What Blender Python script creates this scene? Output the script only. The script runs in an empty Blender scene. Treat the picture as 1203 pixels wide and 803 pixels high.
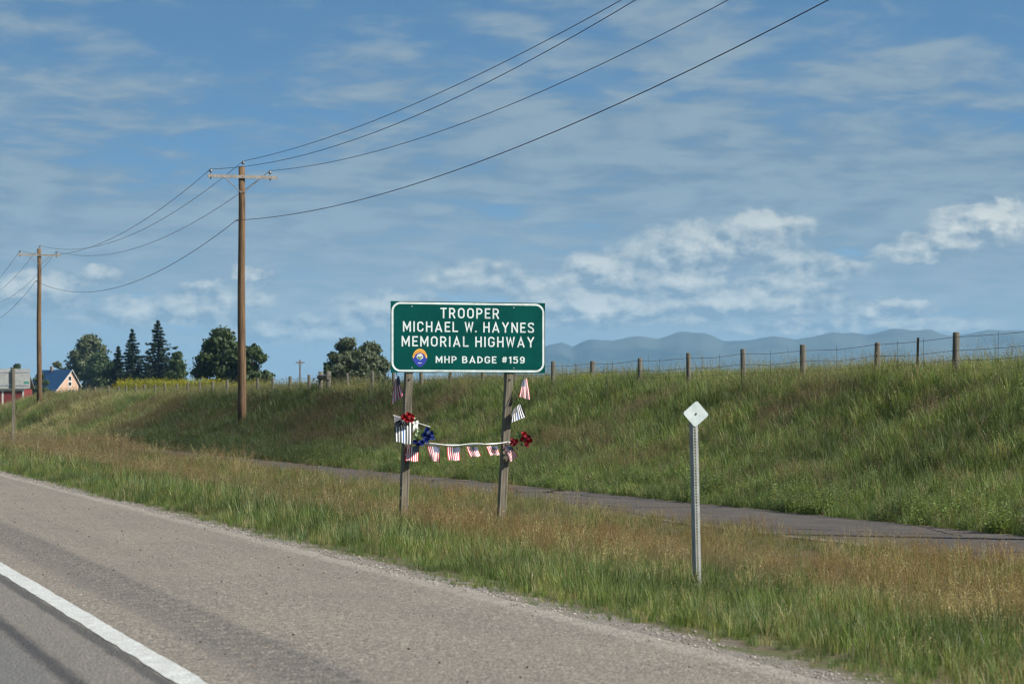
import bpy, math, random
import numpy as np
from mathutils import Vector, Matrix
random.seed(7)
rng = np.random.default_rng(11)
SC = bpy.context.scene
COL = SC.collection

# ------------------------------------------------------------------ camera
# world: X = right of the road, Y = along the road, Z = up, the camera stands over the lane at X=0,Y=0
FPX = 2840.0                      # focal length in photograph pixels (85 mm on a 36 mm sensor, 1203 px wide)
HOR = 478.0
CAMZ = 1.4
TH = math.atan(913.5 / FPX)       # the lens looks this far to the right of the road direction
S_, C_ = math.sin(TH), math.cos(TH)
cam = bpy.data.cameras.new('camera')
cam.lens = 85.0; cam.sensor_width = 36.0
cam.shift_y = (HOR - 401.5) / 1203.0
cam.clip_start = 0.1; cam.clip_end = 60000
cam.dof.use_dof = True; cam.dof.focus_distance = 37.0; cam.dof.aperture_fstop = 5.6
camo = bpy.data.objects.new('camera', cam); COL.objects.link(camo)
camo.location = (0, 0, CAMZ); camo.rotation_euler = (math.pi / 2, 0, -TH)
SC.camera = camo

def at(px, py, D):                # the point that stands D metres ahead at that direction
    u = (px - 601.5) / FPX
    return Vector((D * (S_ + u * C_), D * (C_ - u * S_), CAMZ + D * (HOR - py) / FPX))
def pix(X, Y):
    D = X * S_ + Y * C_
    return 601.5 + FPX * (X * C_ - Y * S_) / np.maximum(D, 0.1), D

# ------------------------------------------------------------------ sun and sky
SUN_AZ = math.radians(131.0); SUN_EL = math.radians(42.0)
to_sun = Vector((math.sin(SUN_AZ) * math.cos(SUN_EL), math.cos(SUN_AZ) * math.cos(SUN_EL), math.sin(SUN_EL)))
sun = bpy.data.lights.new('sun', 'SUN'); sun.energy = 4.7; sun.angle = math.radians(0.53); sun.color = (1.0, 0.95, 0.87)
suno = bpy.data.objects.new('sun', sun); COL.objects.link(suno)
suno.rotation_euler = to_sun.to_track_quat('Z', 'Y').to_euler()
SC.view_settings.view_transform = 'Standard'; SC.view_settings.look = 'None'
SC.view_settings.exposure = 0.72; SC.view_settings.gamma = 1.0
SC.view_settings.use_curve_mapping = False
SC.render.engine = 'CYCLES'
SC.cycles.use_denoising = True; SC.cycles.filter_width = 1.3
SC.cycles.use_adaptive_sampling = True; SC.cycles.adaptive_threshold = 0.02
SC.cycles.max_bounces = 5; SC.cycles.diffuse_bounces = 2; SC.cycles.glossy_bounces = 2; SC.cycles.transmission_bounces = 3; SC.cycles.transparent_max_bounces = 6
SC.cycles.volume_bounces = 0

class NT:
    """small helper round a node tree"""
    def __init__(s, tree): s.t = tree; tree.nodes.clear()
    def n(s, typ, **kw):
        x = s.t.nodes.new(typ)
        for k, v in kw.items(): setattr(x, k, v)
        return x
    def put(s, sock, v):
        if hasattr(v, 'is_output') or hasattr(v, 'links'): s.t.links.new(v, sock)
        elif isinstance(v, (tuple, list)) and hasattr(sock.default_value, '__len__') and len(v) == 3 and len(sock.default_value) == 4:
            sock.default_value = (*v, 1)
        else: sock.default_value = v
    def m(s, op, a, b=None, c=None, clamp=False):
        x = s.n('ShaderNodeMath', operation=op); x.use_clamp = clamp
        s.put(x.inputs[0], a)
        if b is not None: s.put(x.inputs[1], b)
        if c is not None: s.put(x.inputs[2], c)
        return x.outputs[0]
    def ss(s, v, lo, hi, a=0.0, b=1.0):
        x = s.n('ShaderNodeMapRange', interpolation_type='SMOOTHSTEP')
        s.put(x.inputs['Value'], v)
        x.inputs['From Min'].default_value = lo; x.inputs['From Max'].default_value = hi
        x.inputs['To Min'].default_value = a; x.inputs['To Max'].default_value = b
        return x.outputs[0]
    def mix(s, f, a, b, blend='MIX'):
        x = s.n('ShaderNodeMix', data_type='RGBA', blend_type=blend)
        s.put(x.inputs['Factor'], f); s.put(x.inputs['A'], a); s.put(x.inputs['B'], b)
        return x.outputs['Result']
    def noise(s, vec, scale, detail=4, rough=0.55, dist=0.0, out='Fac'):
        x = s.n('ShaderNodeTexNoise')
        if vec is not None: s.put(x.inputs['Vector'], vec)
        x.inputs['Scale'].default_value = scale; x.inputs['Detail'].default_value = detail
        x.inputs['Roughness'].default_value = rough; x.inputs['Distortion'].default_value = dist
        return x.outputs[out]
    def vor(s, vec, scale, feature='F1', out='Distance', rnd=1.0):
        x = s.n('ShaderNodeTexVoronoi', feature=feature)
        if vec is not None: s.put(x.inputs['Vector'], vec)
        x.inputs['Scale'].default_value = scale; x.inputs['Randomness'].default_value = rnd
        return x.outputs[out]
    def xyz(s, v):
        x = s.n('ShaderNodeSeparateXYZ'); s.put(x.inputs[0], v); return x.outputs
    def vec(s, a, b, c):
        x = s.n('ShaderNodeCombineXYZ')
        for i, v in enumerate((a, b, c)): s.put(x.inputs[i], v)
        return x.outputs[0]
    def ramp(s, f, stops):
        x = s.n('ShaderNodeValToRGB'); s.put(x.inputs[0], f)
        e = x.color_ramp.elements
        while len(e) < len(stops): e.new(0.5)
        for q, (p, c) in zip(e, stops): q.position = p; q.color = (*c, 1)
        return x.outputs[0]
    def bump(s, h, strength=0.3, dist=0.01):
        x = s.n('ShaderNodeBump'); x.inputs['Strength'].default_value = strength; x.inputs['Distance'].default_value = dist
        s.put(x.inputs['Height'], h); return x.outputs[0]

world = bpy.data.worlds.new('World'); SC.world = world; world.use_nodes = True
W = NT(world.node_tree)
world.cycles.sampling_method = 'MANUAL'; world.cycles.sample_map_resolution = 256
g = W.n('ShaderNodeTexCoord').outputs['Generated']
dx, dy, dz = W.xyz(g)
zc = W.m('MAXIMUM', dz, 0.0)
# sky: the low part of the sky here is a clean deep blue after rain, so the sky is read a little higher up
lift = W.n('ShaderNodeVectorMath', operation='NORMALIZE')
W.put(lift.inputs[0], W.vec(dx, dy, W.m('MULTIPLY_ADD', zc, 2.6, 0.10)))
sky = W.n('ShaderNodeTexSky'); sky.sky_type = 'NISHITA'; sky.sun_disc = False
sky.sun_elevation = SUN_EL; sky.sun_rotation = SUN_AZ; sky.altitude = 900; sky.air_density = 1.0; sky.dust_density = 0.6; sky.ozone_density = 1.3
W.put(sky.inputs[0], lift.outputs[0])
skyc = W.mix(1.0, sky.outputs[0], (0.64, 0.93, 0.98), 'MULTIPLY')
hyp = W.m('SQRT', W.m('ADD', W.m('MULTIPLY', dx, dx), W.m('MULTIPLY', dy, dy)))
az = W.m('ARCTAN2', dx, dy)
el = W.m('DIVIDE', dz, W.m('MAXIMUM', hyp, 0.02))
# high broken cloud sheet, seen at a low angle
den = W.m('ADD', zc, 0.155)
P = W.vec(W.m('DIVIDE', dx, den), W.m('DIVIDE', dy, den), 0.0)
warp = W.n('ShaderNodeVectorMath', operation='MULTIPLY_ADD')
W.put(warp.inputs[0], W.noise(P, 3.0, 2, .5, out='Color')); warp.inputs[1].default_value = (.16, .16, 0)
W.put(warp.inputs[2], P)
PW = warp.outputs[0]
n1 = W.noise(PW, 2.0, 4, 0.55)
n2 = W.noise(P, 0.6, 3, 0.5)
n3 = W.noise(PW, 8.5, 5, 0.56)
cov = W.m('ADD', W.m('MULTIPLY', n1, 0.50), W.m('ADD', W.m('MULTIPLY', n2, 0.32), W.m('MULTIPLY', n3, 0.33)))
lowcov = W.ss(el, 0.165, 0.075)                 # cloud sheet closes up towards the horizon by perspective
a1 = W.ss(W.m('ADD', cov, W.m('MULTIPLY', lowcov, 0.10)), 0.50, 0.655)
a1 = W.m('MULTIPLY', a1, 0.90)
sheet = W.mix(W.ss(W.m('ADD', W.m('MULTIPLY', n3, .6), W.m('MULTIPLY', n1, .4)), 0.40, 0.60), (1.30, 1.95, 2.62), (2.10, 2.72, 3.20))
col = W.mix(a1, skyc, sheet)
# pale moist air low over the horizon
col = W.mix(W.m('MULTIPLY', W.ss(el, 0.10, 0.015), 0.55), col, (2.75, 3.4, 3.8))
# cumulus low over the horizon, at their own bearings and heights
A = W.m('MULTIPLY', az, 1000.0); Ev = W.m('MULTIPLY', el, 1000.0)
q0 = W.vec(W.m('MULTIPLY', A, 0.05), W.m('MULTIPLY', Ev, 0.075), 0.0)
wob = W.n('ShaderNodeTexNoise'); W.put(wob.inputs['Vector'], q0); wob.inputs['Scale'].default_value = 3.3; wob.inputs['Detail'].default_value = 5; wob.inputs['Roughness'].default_value = 0.6
wob2 = W.n('ShaderNodeTexNoise'); W.put(wob2.inputs['Vector'], q0); wob2.inputs['Scale'].default_value = 0.9; wob2.inputs['Detail'].default_value = 2
wr = W.n('ShaderNodeSeparateColor'); W.put(wr.inputs[0], wob.outputs['Color'])
wr2 = W.n('ShaderNodeSeparateColor'); W.put(wr2.inputs[0], wob2.outputs['Color'])
def wobble(base, ch, amp1, amp2):
    return W.m('ADD', base, W.m('ADD', W.m('MULTIPLY', W.m('SUBTRACT', wr.outputs[ch], 0.5), amp1), W.m('MULTIPLY', W.m('SUBTRACT', wr2.outputs[ch], 0.5), amp2)))
Aw = wobble(A, 0, 10.0, 24.0); Ew = wobble(Ev, 1, 8.0, 11.0)
def cloud_spot(px, py, rx, ry):
    d = at(px, py, 1.0) - Vector((0, 0, CAMZ))
    return (math.atan2(d.x, d.y) * 1000, d.z / math.hypot(d.x, d.y) * 1000, rx * 1.3 / 2.84, ry * 1.35 / 2.84)
cumulus = [(1150, 272, 62, 30, 1.0), (1082, 296, 48, 22, .95), (1195, 262, 45, 24, .9), (706, 328, 52, 28, .85), (850, 292, 100, 34, .62), (905, 272, 60, 22, .6),
           (780, 308, 70, 26, .5), (925, 352, 75, 24, .62), (745, 372, 80, 22, .7), (1040, 362, 60, 13, .7), (640, 350, 42, 18, .7), (850, 362, 60, 17, .7),
           (30, 352, 60, 24, .75), (190, 372, 90, 20, .65), (305, 327, 28, 7, .8), (455, 372, 70, 30, .6), (340, 395, 90, 24, .5), (95, 330, 60, 12, .5),
           (690, 372, 60, 26, .8), (800, 340, 60, 22, .7), (960, 318, 70, 20, .55), (560, 330, 70, 26, .5), (250, 350, 70, 16, .5), (-150, 340, 110, 34, .7), (1380, 320, 120, 36, .8), (1620, 350, 150, 30, .7), (-420, 360, 140, 26, .7), (1010, 385, 160, 14, .5)]
F = None; V = None
for (px, py, rx, ry, st) in cumulus:
    a_, e_, rx_, ry_ = cloud_spot(px, py, rx, ry)
    ea = W.m('DIVIDE', W.m('SUBTRACT', Aw, a_), rx_)
    eb = W.m('DIVIDE', W.m('SUBTRACT', Ew, e_), ry_)
    eb2 = W.m('MAXIMUM', eb, W.m('MULTIPLY', eb, -1.9))      # flat base
    d = W.m('SQRT', W.m('ADD', W.m('MULTIPLY', ea, ea), W.m('MULTIPLY', eb2, eb2)))
    f = W.m('MULTIPLY', W.m('SUBTRACT', 1.0, d, clamp=True), st)
    t = W.m('MULTIPLY', f, eb)
    F = f if F is None else W.m('MAXIMUM', F, f)
    V = t if V is None else W.m('ADD', V, t)
ca = W.ss(F, 0.03, 0.20)
def bill(off):
    v = W.vec(W.m('MULTIPLY_ADD', A, 0.05, off[0]), W.m('MULTIPLY_ADD', Ev, 0.075, off[1]), 0.0)
    return W.noise(v, 1.5, 4.5, 0.55)
relief = W.m('MULTIPLY', W.m('SUBTRACT', bill((0, 0)), bill((0.15, 0.22))), 3.0)
lit = W.m('ADD', W.m('ADD', relief, 0.34), W.m('MULTIPLY', V, 2.3), clamp=True)
lit = W.m('MULTIPLY', lit, W.m('MULTIPLY_ADD', F, .65, .50), clamp=True)
cumc = W.mix(lit, (1.7, 2.35, 2.95), (5.8, 5.9, 5.4))
col = W.mix(W.m('MULTIPLY', ca, 0.92), col, cumc)
bg = W.n('ShaderNodeBackground'); bg.inputs['Strength'].default_value = 0.085
W.put(bg.inputs['Color'], col)
W.t.links.new(bg.outputs[0], W.n('ShaderNodeOutputWorld').inputs['Surface'])

# ------------------------------------------------------------------ helpers
def link(o, parent=None):
    COL.objects.link(o)
    if parent is not None: o.parent = parent
    return o
class MB:
    def __init__(s): s.v = []; s.f = []; s.mi = []; s.uv = {}
    def add(s, vs, fs, mi=0):
        b = len(s.v); s.v += [tuple(v) for v in vs]
        for f in fs: s.f.append([b + i for i in f]); s.mi.append(mi)
        return s
    def box(s, lo, hi, mi=0, M=None):
        x0, y0, z0 = lo; x1, y1, z1 = hi
        vs = [(x0, y0, z0), (x1, y0, z0), (x1, y1, z0), (x0, y1, z0), (x0, y0, z1), (x1, y0, z1), (x1, y1, z1), (x0, y1, z1)]
        if M is not None: vs = [M @ Vector(v) for v in vs]
        return s.add(vs, [(0, 3, 2, 1), (4, 5, 6, 7), (0, 1, 5, 4), (1, 2, 6, 5), (2, 3, 7, 6), (3, 0, 4, 7)], mi)
    def tube(s, pts, rad, n=8, cap=True, mi=0):
        pts = [Vector(p) for p in pts]
        rad = rad if isinstance(rad, (list, tuple)) else [rad] * len(pts)
        rings = []; ref = None
        for i, p in enumerate(pts):
            d = (pts[min(i + 1, len(pts) - 1)] - pts[max(i - 1, 0)]).normalized()
            if ref is None: ref = Vector((1, 0, 0)) if abs(d.x) < .9 else Vector((0, 1, 0))
            a = (ref - d * ref.dot(d)).normalized(); ref = a; b = d.cross(a)
            rings.append([p + (a * math.cos(2 * math.pi * k / n) + b * math.sin(2 * math.pi * k / n)) * rad[i] for k in range(n)])
        vs = [v for r in rings for v in r]; fs = []
        for i in range(len(pts) - 1):
            for k in range(n): fs.append((i * n + k, i * n + (k + 1) % n, (i + 1) * n + (k + 1) % n, (i + 1) * n + k))
        if cap: fs += [tuple(range(n - 1, -1, -1)), tuple((len(pts) - 1) * n + k for k in range(n))]
        return s.add(vs, fs, mi)
    def build(s, name, mats, parent=None, smooth=False):
        me = bpy.data.meshes.new(name); me.from_pydata(s.v, [], s.f)
        for m in (mats if isinstance(mats, (list, tuple)) else [mats]): me.materials.append(m)
        if any(s.mi): me.polygons.foreach_set('material_index', s.mi)
        if smooth: me.polygons.foreach_set('use_smooth', [True] * len(s.f))
        me.update()
        return link(bpy.data.objects.new(name, me), parent)
def np_mesh(name, V, quads=None, tris=None):
    me = bpy.data.meshes.new(name)
    V = np.asarray(V, np.float32); me.vertices.add(len(V)); me.vertices.foreach_set('co', V.ravel())
    idx = []; starts = []; tot = 0
    if quads is not None and len(quads):
        idx.append(np.asarray(quads, np.int32).ravel()); starts.append(np.arange(len(quads)) * 4); tot = len(quads) * 4
    if tris is not None and len(tris):
        idx.append(np.asarray(tris, np.int32).ravel()); starts.append(tot + np.arange(len(tris)) * 3)
    idx = np.concatenate(idx); starts = np.concatenate(starts).astype(np.int32)
    me.loops.add(len(idx)); me.loops.foreach_set('vertex_index', idx)
    me.polygons.add(len(starts)); me.polygons.foreach_set('loop_start', starts)
    me.update(calc_edges=True); me.validate()
    return me
def tag(o, label=None, cat=None, group=None, kind=None):
    if label: o['label'] = label
    if cat: o['category'] = cat
    if group: o['group'] = group
    if kind: o['kind'] = kind
    return o
def thing(name, label, cat, loc=(0, 0, 0), rz=0.0, group=None):
    o = bpy.data.objects.new(name, None); o.empty_display_size = 0.2
    o.location = loc; o.rotation_euler = (0, 0, rz); link(o)
    return tag(o, label, cat, group)

# value noise for placing things
_tab = np.random.default_rng(5).random((256, 256))
def vnoise(x, y, s=1.0, o=0):
    x = np.asarray(x, float) / s + 37.3 + o * 17; y = np.asarray(y, float) / s + 91.7 + o * 29
    xi = np.floor(x).astype(int); yi = np.floor(y).astype(int); fx = x - xi; fy = y - yi
    fx = fx * fx * (3 - 2 * fx); fy = fy * fy * (3 - 2 * fy)
    T = lambda i, j: _tab[i % 256, j % 256]
    return (T(xi, yi) * (1 - fx) + T(xi + 1, yi) * fx) * (1 - fy) + (T(xi, yi + 1) * (1 - fx) + T(xi + 1, yi + 1) * fx) * fy
def fbm(x, y, s=1.0, o=0, n=4):
    r = 0; a = 0.5; t = 0
    for k in range(n): r = r + a * vnoise(x, y, s / 2 ** k, o + k); t += a; a *= .55
    return r / t
def sst(v, a, b):
    t = np.clip((np.asarray(v, float) - a) / (b - a), 0, 1); return t * t * (3 - 2 * t)

# ------------------------------------------------------------------ materials
def principled(name, color, rough=0.7, metal=0.0, spec=0.5, build=None):
    m = bpy.data.materials.new(name); m.use_nodes = True; T = NT(m.node_tree)
    p = T.n('ShaderNodeBsdfPrincipled'); T.t.links.new(p.outputs[0], T.n('ShaderNodeOutputMaterial').inputs['Surface'])
    p.inputs['Roughness'].default_value = rough; p.inputs['Metallic'].default_value = metal
    p.inputs['Specular IOR Level'].default_value = spec
    if build: build(T, p)
    else:
        v = T.noise(T.n('ShaderNodeTexCoord').outputs['Object'], 9.0, 4)
        c = T.mix(T.ss(v, .3, .7), tuple(x * .86 for x in color), tuple(min(1, x * 1.12) for x in color))
        T.put(p.inputs['Base Color'], c)
    return m
def geo_pos(T): return T.n('ShaderNodeNewGeometry').outputs['Position']

def b_road(T, p):
    pos = geo_pos(T); x, y, z = T.xyz(pos)
    stone = T.vor(pos, 52, out='Color'); sd = T.vor(pos, 52)
    st2 = T.vor(pos, 120, out='Color')
    r = T.n('ShaderNodeSeparateColor'); T.put(r.inputs[0], stone)
    r2 = T.n('ShaderNodeSeparateColor'); T.put(r2.inputs[0], st2)
    chip = T.ramp(r.outputs[0], [(0.0, (.035, .033, .03)), (.25, (.13, .118, .106)), (.6, (.205, .182, .16)), (.85, (.27, .235, .20)), (1.0, (.46, .42, .37))])
    fine = T.ramp(r2.outputs[1], [(0.0, (.05, .047, .044)), (.5, (.185, .168, .15)), (1.0, (.36, .325, .29))])
    c = T.mix(0.35, chip, fine)
    mid = T.noise(pos, 24, 3, .7)
    c = T.mix(1.0, c, T.ramp(mid, [(.32, (.62, .62, .62)), (.68, (1.36, 1.34, 1.30))]), 'MULTIPLY')
    # streaks along the direction of travel and broad patches of wear
    sv = T.vec(T.m('MULTIPLY', x, 3.2), T.m('MULTIPLY', y, 0.16), 0.0)
    streak = T.noise(sv, 1.0, 5, .6)
    c = T.mix(T.ss(streak, .35, .7, 0, .35), c, (.13, .118, .11))
    patch = T.noise(pos, .55, 4)
    c = T.mix(T.ss(patch, .42, .7, 0, .28), c, (.25, .215, .175))
    xw = T.m('ADD', x, T.m('MULTIPLY', T.m('SUBTRACT', T.noise(T.vec(T.m('MULTIPLY', x, 2.0), T.m('MULTIPLY', y, .9), 0.0), 1.2, 5, .6), .5), .22))
    def band(lo, hi, soft):
        return T.m('MULTIPLY', T.ss(xw, lo - soft, lo + soft), T.ss(xw, hi + soft, hi - soft))
    lane = T.ss(xw, 2.16, 2.06)
    c = T.mix(T.m('MULTIPLY', lane, .55), c, (.135, .128, .125))
    c = T.mix(T.m('MULTIPLY', T.ss(xw, 1.62, 1.50), .5), c, (.095, .10, .11))
    xw = T.m('ADD', x, T.m('MULTIPLY', T.m('SUBTRACT', T.noise(T.vec(T.m('MULTIPLY', x, 6.0), T.m('MULTIPLY', y, 1.2), 0.0), 2.0, 5, .65), .5), .09))
    c = T.mix(T.m('MULTIPLY', band(1.59, 1.70, .045), .8), c, (.03, .031, .036))       # tarred joint
    c = T.mix(T.m('MULTIPLY', band(2.03, 2.12, .022), .75), c, (.05, .05, .052))        # old blacked-out edge of the line
    c = T.mix(T.m('MULTIPLY', band(2.60, 3.10, .08), .5), c, (.085, .082, .08))        # milled strip holds dirt
    c = T.mix(T.ss(z, -.002, -.011, 0, .22), c, (.05, .048, .046))                     # dirt lying in the grooves
    c = T.mix(T.m('MULTIPLY', T.m('MULTIPLY', band(5.15, 5.6, .06), T.ss(T.noise(pos, 5, 4, .65), .36, .62, .35, 1.0)), .48), c, (.36, .335, .30))          # dusty washed edge
    T.put(p.inputs['Base Color'], T.mix(1.0, c, (1.0, .985, .93), 'MULTIPLY'))
    T.put(p.inputs['Normal'], T.bump(T.m('SUBTRACT', 1.0, sd), .8, .012))
M_ROAD = principled('chip_seal', (0, 0, 0), .82, spec=.3, build=b_road)

def b_line(T, p):
    pos = geo_pos(T)
    v = T.vor(pos, 85); n = T.noise(pos, 30, 4)
    c = T.mix(T.ss(T.m('ADD', v, T.m('MULTIPLY', T.noise(pos, 6, 5, .7), .9)), .78, 1.05), (.62, .64, .60), (.36, .35, .33))
    T.put(p.inputs['Base Color'], c); T.put(p.inputs['Normal'], T.bump(v, .5, .008))
M_LINE = principled('road_paint', (0, 0, 0), .6, build=b_line)

def b_path(T, p):
    pos = geo_pos(T); x, y, z = T.xyz(pos)
    n = T.noise(pos, 1.3, 6, .65); v = T.vor(pos, 120, out='Color')
    r = T.n('ShaderNodeSeparateColor'); T.put(r.inputs[0], v)
    c = T.mix(r.outputs[0], (.048, .044, .042), (.105, .095, .089))
    c = T.mix(T.ss(n, .42, .68, 0, .5), c, (.12, .105, .092))
    crk = T.vor(T.vec(T.m('ADD', T.m('MULTIPLY', x, .35), T.m('MULTIPLY', n, .25)), T.m('MULTIPLY', y, .12), 0.0), 1.3, 'DISTANCE_TO_EDGE')
    c = T.mix(T.ss(crk, .012, .004), c, (.012, .011, .011))
    e = T.m('MAXIMUM', T.ss(T.m('ADD', x, T.m('MULTIPLY', n, .5)), 16.28, 16.5), T.ss(T.m('ADD', x, T.m('MULTIPLY', n, .5)), 13.75, 13.35))
    c = T.mix(T.m('MULTIPLY', e, .75), c, (.27, .22, .165))
    T.put(p.inputs['Base Color'], c)
    T.put(p.inputs['Normal'], T.bump(r.outputs[0], .4, .006))
M_PATH = principled('old_asphalt', (0, 0, 0), 1.0, spec=.08, build=b_path)

def b_ground(T, p):
    pos = geo_pos(T); x, y, z = T.xyz(pos)
    n = T.noise(pos, 1.8, 6, .65); n2 = T.noise(pos, .02, 5, .6); n3 = T.noise(pos, 14, 4, .7)
    soil = T.mix(T.ss(n3, .3, .7), (.055, .043, .028), (.135, .105, .065))
    litter = T.mix(T.ss(n, .4, .65), soil, (.075, .085, .03))
    gr = T.mix(T.ss(T.vor(pos, 38), .1, .6), (.30, .275, .24), (.13, .115, .098))
    edge = T.ss(T.m('ADD', x, T.m('MULTIPLY', T.m('SUBTRACT', n, .5), 1.5)), 6.12, 5.78)
    c = T.mix(edge, litter, gr)
    farf = T.ss(y, 165, 260)
    fld = T.mix(T.ss(n2, .4, .6), (.055, .085, .022), (.10, .115, .04))
    c = T.mix(farf, c, fld)
    c = T.mix(T.ss(x, 24, 30), c, fld)
    T.put(p.inputs['Base Color'], c)
    T.put(p.inputs['Normal'], T.bump(n3, .7, .03))
M_GROUND = principled('soil_and_turf', (0, 0, 0), .95, spec=.2, build=b_ground)

def b_mount(T, p):
    pos = geo_pos(T)
    n = T.noise(pos, .0016, 6, .6)
    T.put(p.inputs['Base Color'], T.mix(T.ss(n, .40, .62), (.022, .036, .040), (.075, .085, .075)))
M_MOUNT = principled('forested_mountain', (0, 0, 0), 1.0, spec=.05, build=b_mount)

def leafy(name, builder, transl=.35, rough=.55):
    """leaf material: builder(T) gives the colour"""
    m = bpy.data.materials.new(name); m.use_nodes = True; T = NT(m.node_tree)
    c = builder(T)
    d = T.n('ShaderNodeBsdfPrincipled'); T.put(d.inputs['Base Color'], c); d.inputs['Roughness'].default_value = rough; d.inputs['Specular IOR Level'].default_value = .35
    t = T.n('ShaderNodeBsdfTranslucent'); T.put(t.inputs['Color'], T.mix(1.0, c, (1.15, 1.15, .7), 'MULTIPLY'))
    mx = T.n('ShaderNodeMixShader'); mx.inputs[0].default_value = transl
    T.t.links.new(d.outputs[0], mx.inputs[1]); T.t.links.new(t.outputs[0], mx.inputs[2])
    T.t.links.new(mx.outputs[0], T.n('ShaderNodeOutputMaterial').inputs['Surface'])
    return m
def c_grass(T):
    t = T.n('ShaderNodeAttribute', attribute_type='INSTANCER', attribute_name='tint').outputs['Color']
    v = T.n('ShaderNodeAttribute', attribute_type='GEOMETRY', attribute_name='vary').outputs['Fac']
    k = T.m('MULTIPLY_ADD', v, 1.2, .45)
    return T.mix(1.0, t, T.vec(k, k, k), 'MULTIPLY')
M_GRASS = leafy('grass_blade', c_grass, .38, .5)
def c_head(T):
    t = T.n('ShaderNodeAttribute', attribute_type='INSTANCER', attribute_name='head').outputs['Color']
    v = T.n('ShaderNodeAttribute', attribute_type='GEOMETRY', attribute_name='vary').outputs['Fac']
    k = T.m('MULTIPLY_ADD', v, .7, .65)
    return T.mix(1.0, t, T.vec(k, k, k), 'MULTIPLY')
M_HEAD = leafy('grass_seed_head', c_head, .45, .8)
def leafcol(lo, hi):
    def f(T):
        v = T.n('ShaderNodeAttribute', attribute_type='GEOMETRY', attribute_name='vary').outputs['Fac']
        return T.mix(v, lo, hi)
    return f
def b_bark(T, p):
    pos = T.n('ShaderNodeTexCoord').outputs['Object']
    n = T.noise(pos, 5, 5, .7)
    T.put(p.inputs['Base Color'], T.mix(n, (.035, .027, .02), (.13, .105, .08)))
M_BARK = principled('bark', (0, 0, 0), .95, build=b_bark)
def b_pole(c0, c1, c2, sc=1.0):
    def f(T, p):
        pos = T.n('ShaderNodeTexCoord').outputs['Object']; x, y, z = T.xyz(pos)
        g1 = T.noise(T.vec(T.m('MULTIPLY', x, 22 * sc), T.m('MULTIPLY', y, 22 * sc), T.m('MULTIPLY', z, 1.1 * sc)), 1.0, 5, .65)
        g2 = T.noise(T.vec(T.m('MULTIPLY', x, 3 * sc), T.m('MULTIPLY', y, 3 * sc), T.m('MULTIPLY', z, .5 * sc)), 1.0, 3)
        c = T.mix(T.ss(g1, .32, .66), c0, c1); c = T.mix(T.ss(g2, .45, .7, 0, .6), c, c2)
        T.put(p.inputs['Base Color'], c); T.put(p.inputs['Normal'], T.bump(g1, .5, .012))
    return f
M_POLE = principled('creosoted_pole', (0, 0, 0), .85, build=b_pole((.06, .034, .017), (.185, .112, .056), (.11, .064, .03)))
M_ARM = principled('weathered_crossarm', (0, 0, 0), .85, build=b_pole((.19, .168, .145), (.35, .315, .275), (.26, .23, .20)))
M_POST = principled('treated_post', (0, 0, 0), .85, build=b_pole((.075, .064, .046), (.20, .172, .125), (.13, .118, .078), 1.5))
M_FPOST = principled('grey_fence_post', (0, 0, 0), .9, build=b_pole((.055, .050, .040), (.16, .145, .115), (.095, .085, .066), 1.5))
M_STEEL = principled('dull_steel', (.33, .34, .35), .5, .7)
M_DARKSTEEL = principled('rusty_steel', (.06, .05, .042), .7, .3)
M_WIRE = principled('wire', (.05, .05, .052), .6, .4)
M_CABLE = principled('dark_cable', (.02, .021, .023), .6, .2)
M_FWIRE = principled('fence_wire', (.07, .065, .06), .7, .3)
M_PORC = principled('porcelain', (.10, .09, .085), .25)
M_PORCW = principled('white_porcelain', (.7, .7, .7), .25)
M_GALV = principled('galvanised_sheet', (.33, .34, .325), .55, .25)
def b_green(T, p):
    pos = T.n('ShaderNodeTexCoord').outputs['Object']
    n = T.noise(pos, 2.2, 5, .6); s = T.noise(pos, 220, 2)
    c = T.mix(T.ss(n, .3, .7), (.0003, .054, .047), (.0005, .068, .059))
    c = T.mix(T.ss(s, .5, .8, 0, .06), c, (.02, .12, .10))
    T.put(p.inputs['Base Color'], c)
M_GREEN = principled('green_reflective_sheeting', (0, 0, 0), .55, spec=.06, build=b_green)
M_WHITE = principled('white_reflective_sheeting', (.60, .67, .65), .5)
M_ALU = principled('aluminium', (.55, .56, .57), .4, .8)
M_GOLD = principled('gold_enamel', (.72, .43, .06), .5)
M_BLUE = principled('blue_enamel', (.015, .035, .30), .5)
M_RED = principled('red_print', (.42, .03, .02), .6)
M_BLACK = principled('black_print', (.012, .012, .014), .6)
M_EMB = principled('emblem_white', (.62, .66, .58), .6)
M_EMBG = principled('emblem_green', (.08, .20, .07), .6)
M_ROPE = principled('white_cord', (.78, .77, .74), .8)
M_STICK = principled('stick', (.62, .55, .45), .7)
M_DSTICK = principled('dark_stick', (.03, .025, .022), .6)
M_PRED = principled('red_petal', (.33, .010, .013), .6)
M_PDRED = principled('crimson_petal', (.20, .010, .018), .6)
M_PBLUE = principled('blue_petal', (.016, .035, .22), .6)
M_LEAF = principled('silk_leaf', (.03, .10, .025), .6)
M_PALE = principled('pale_petal', (.55, .66, .42), .6)

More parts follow.
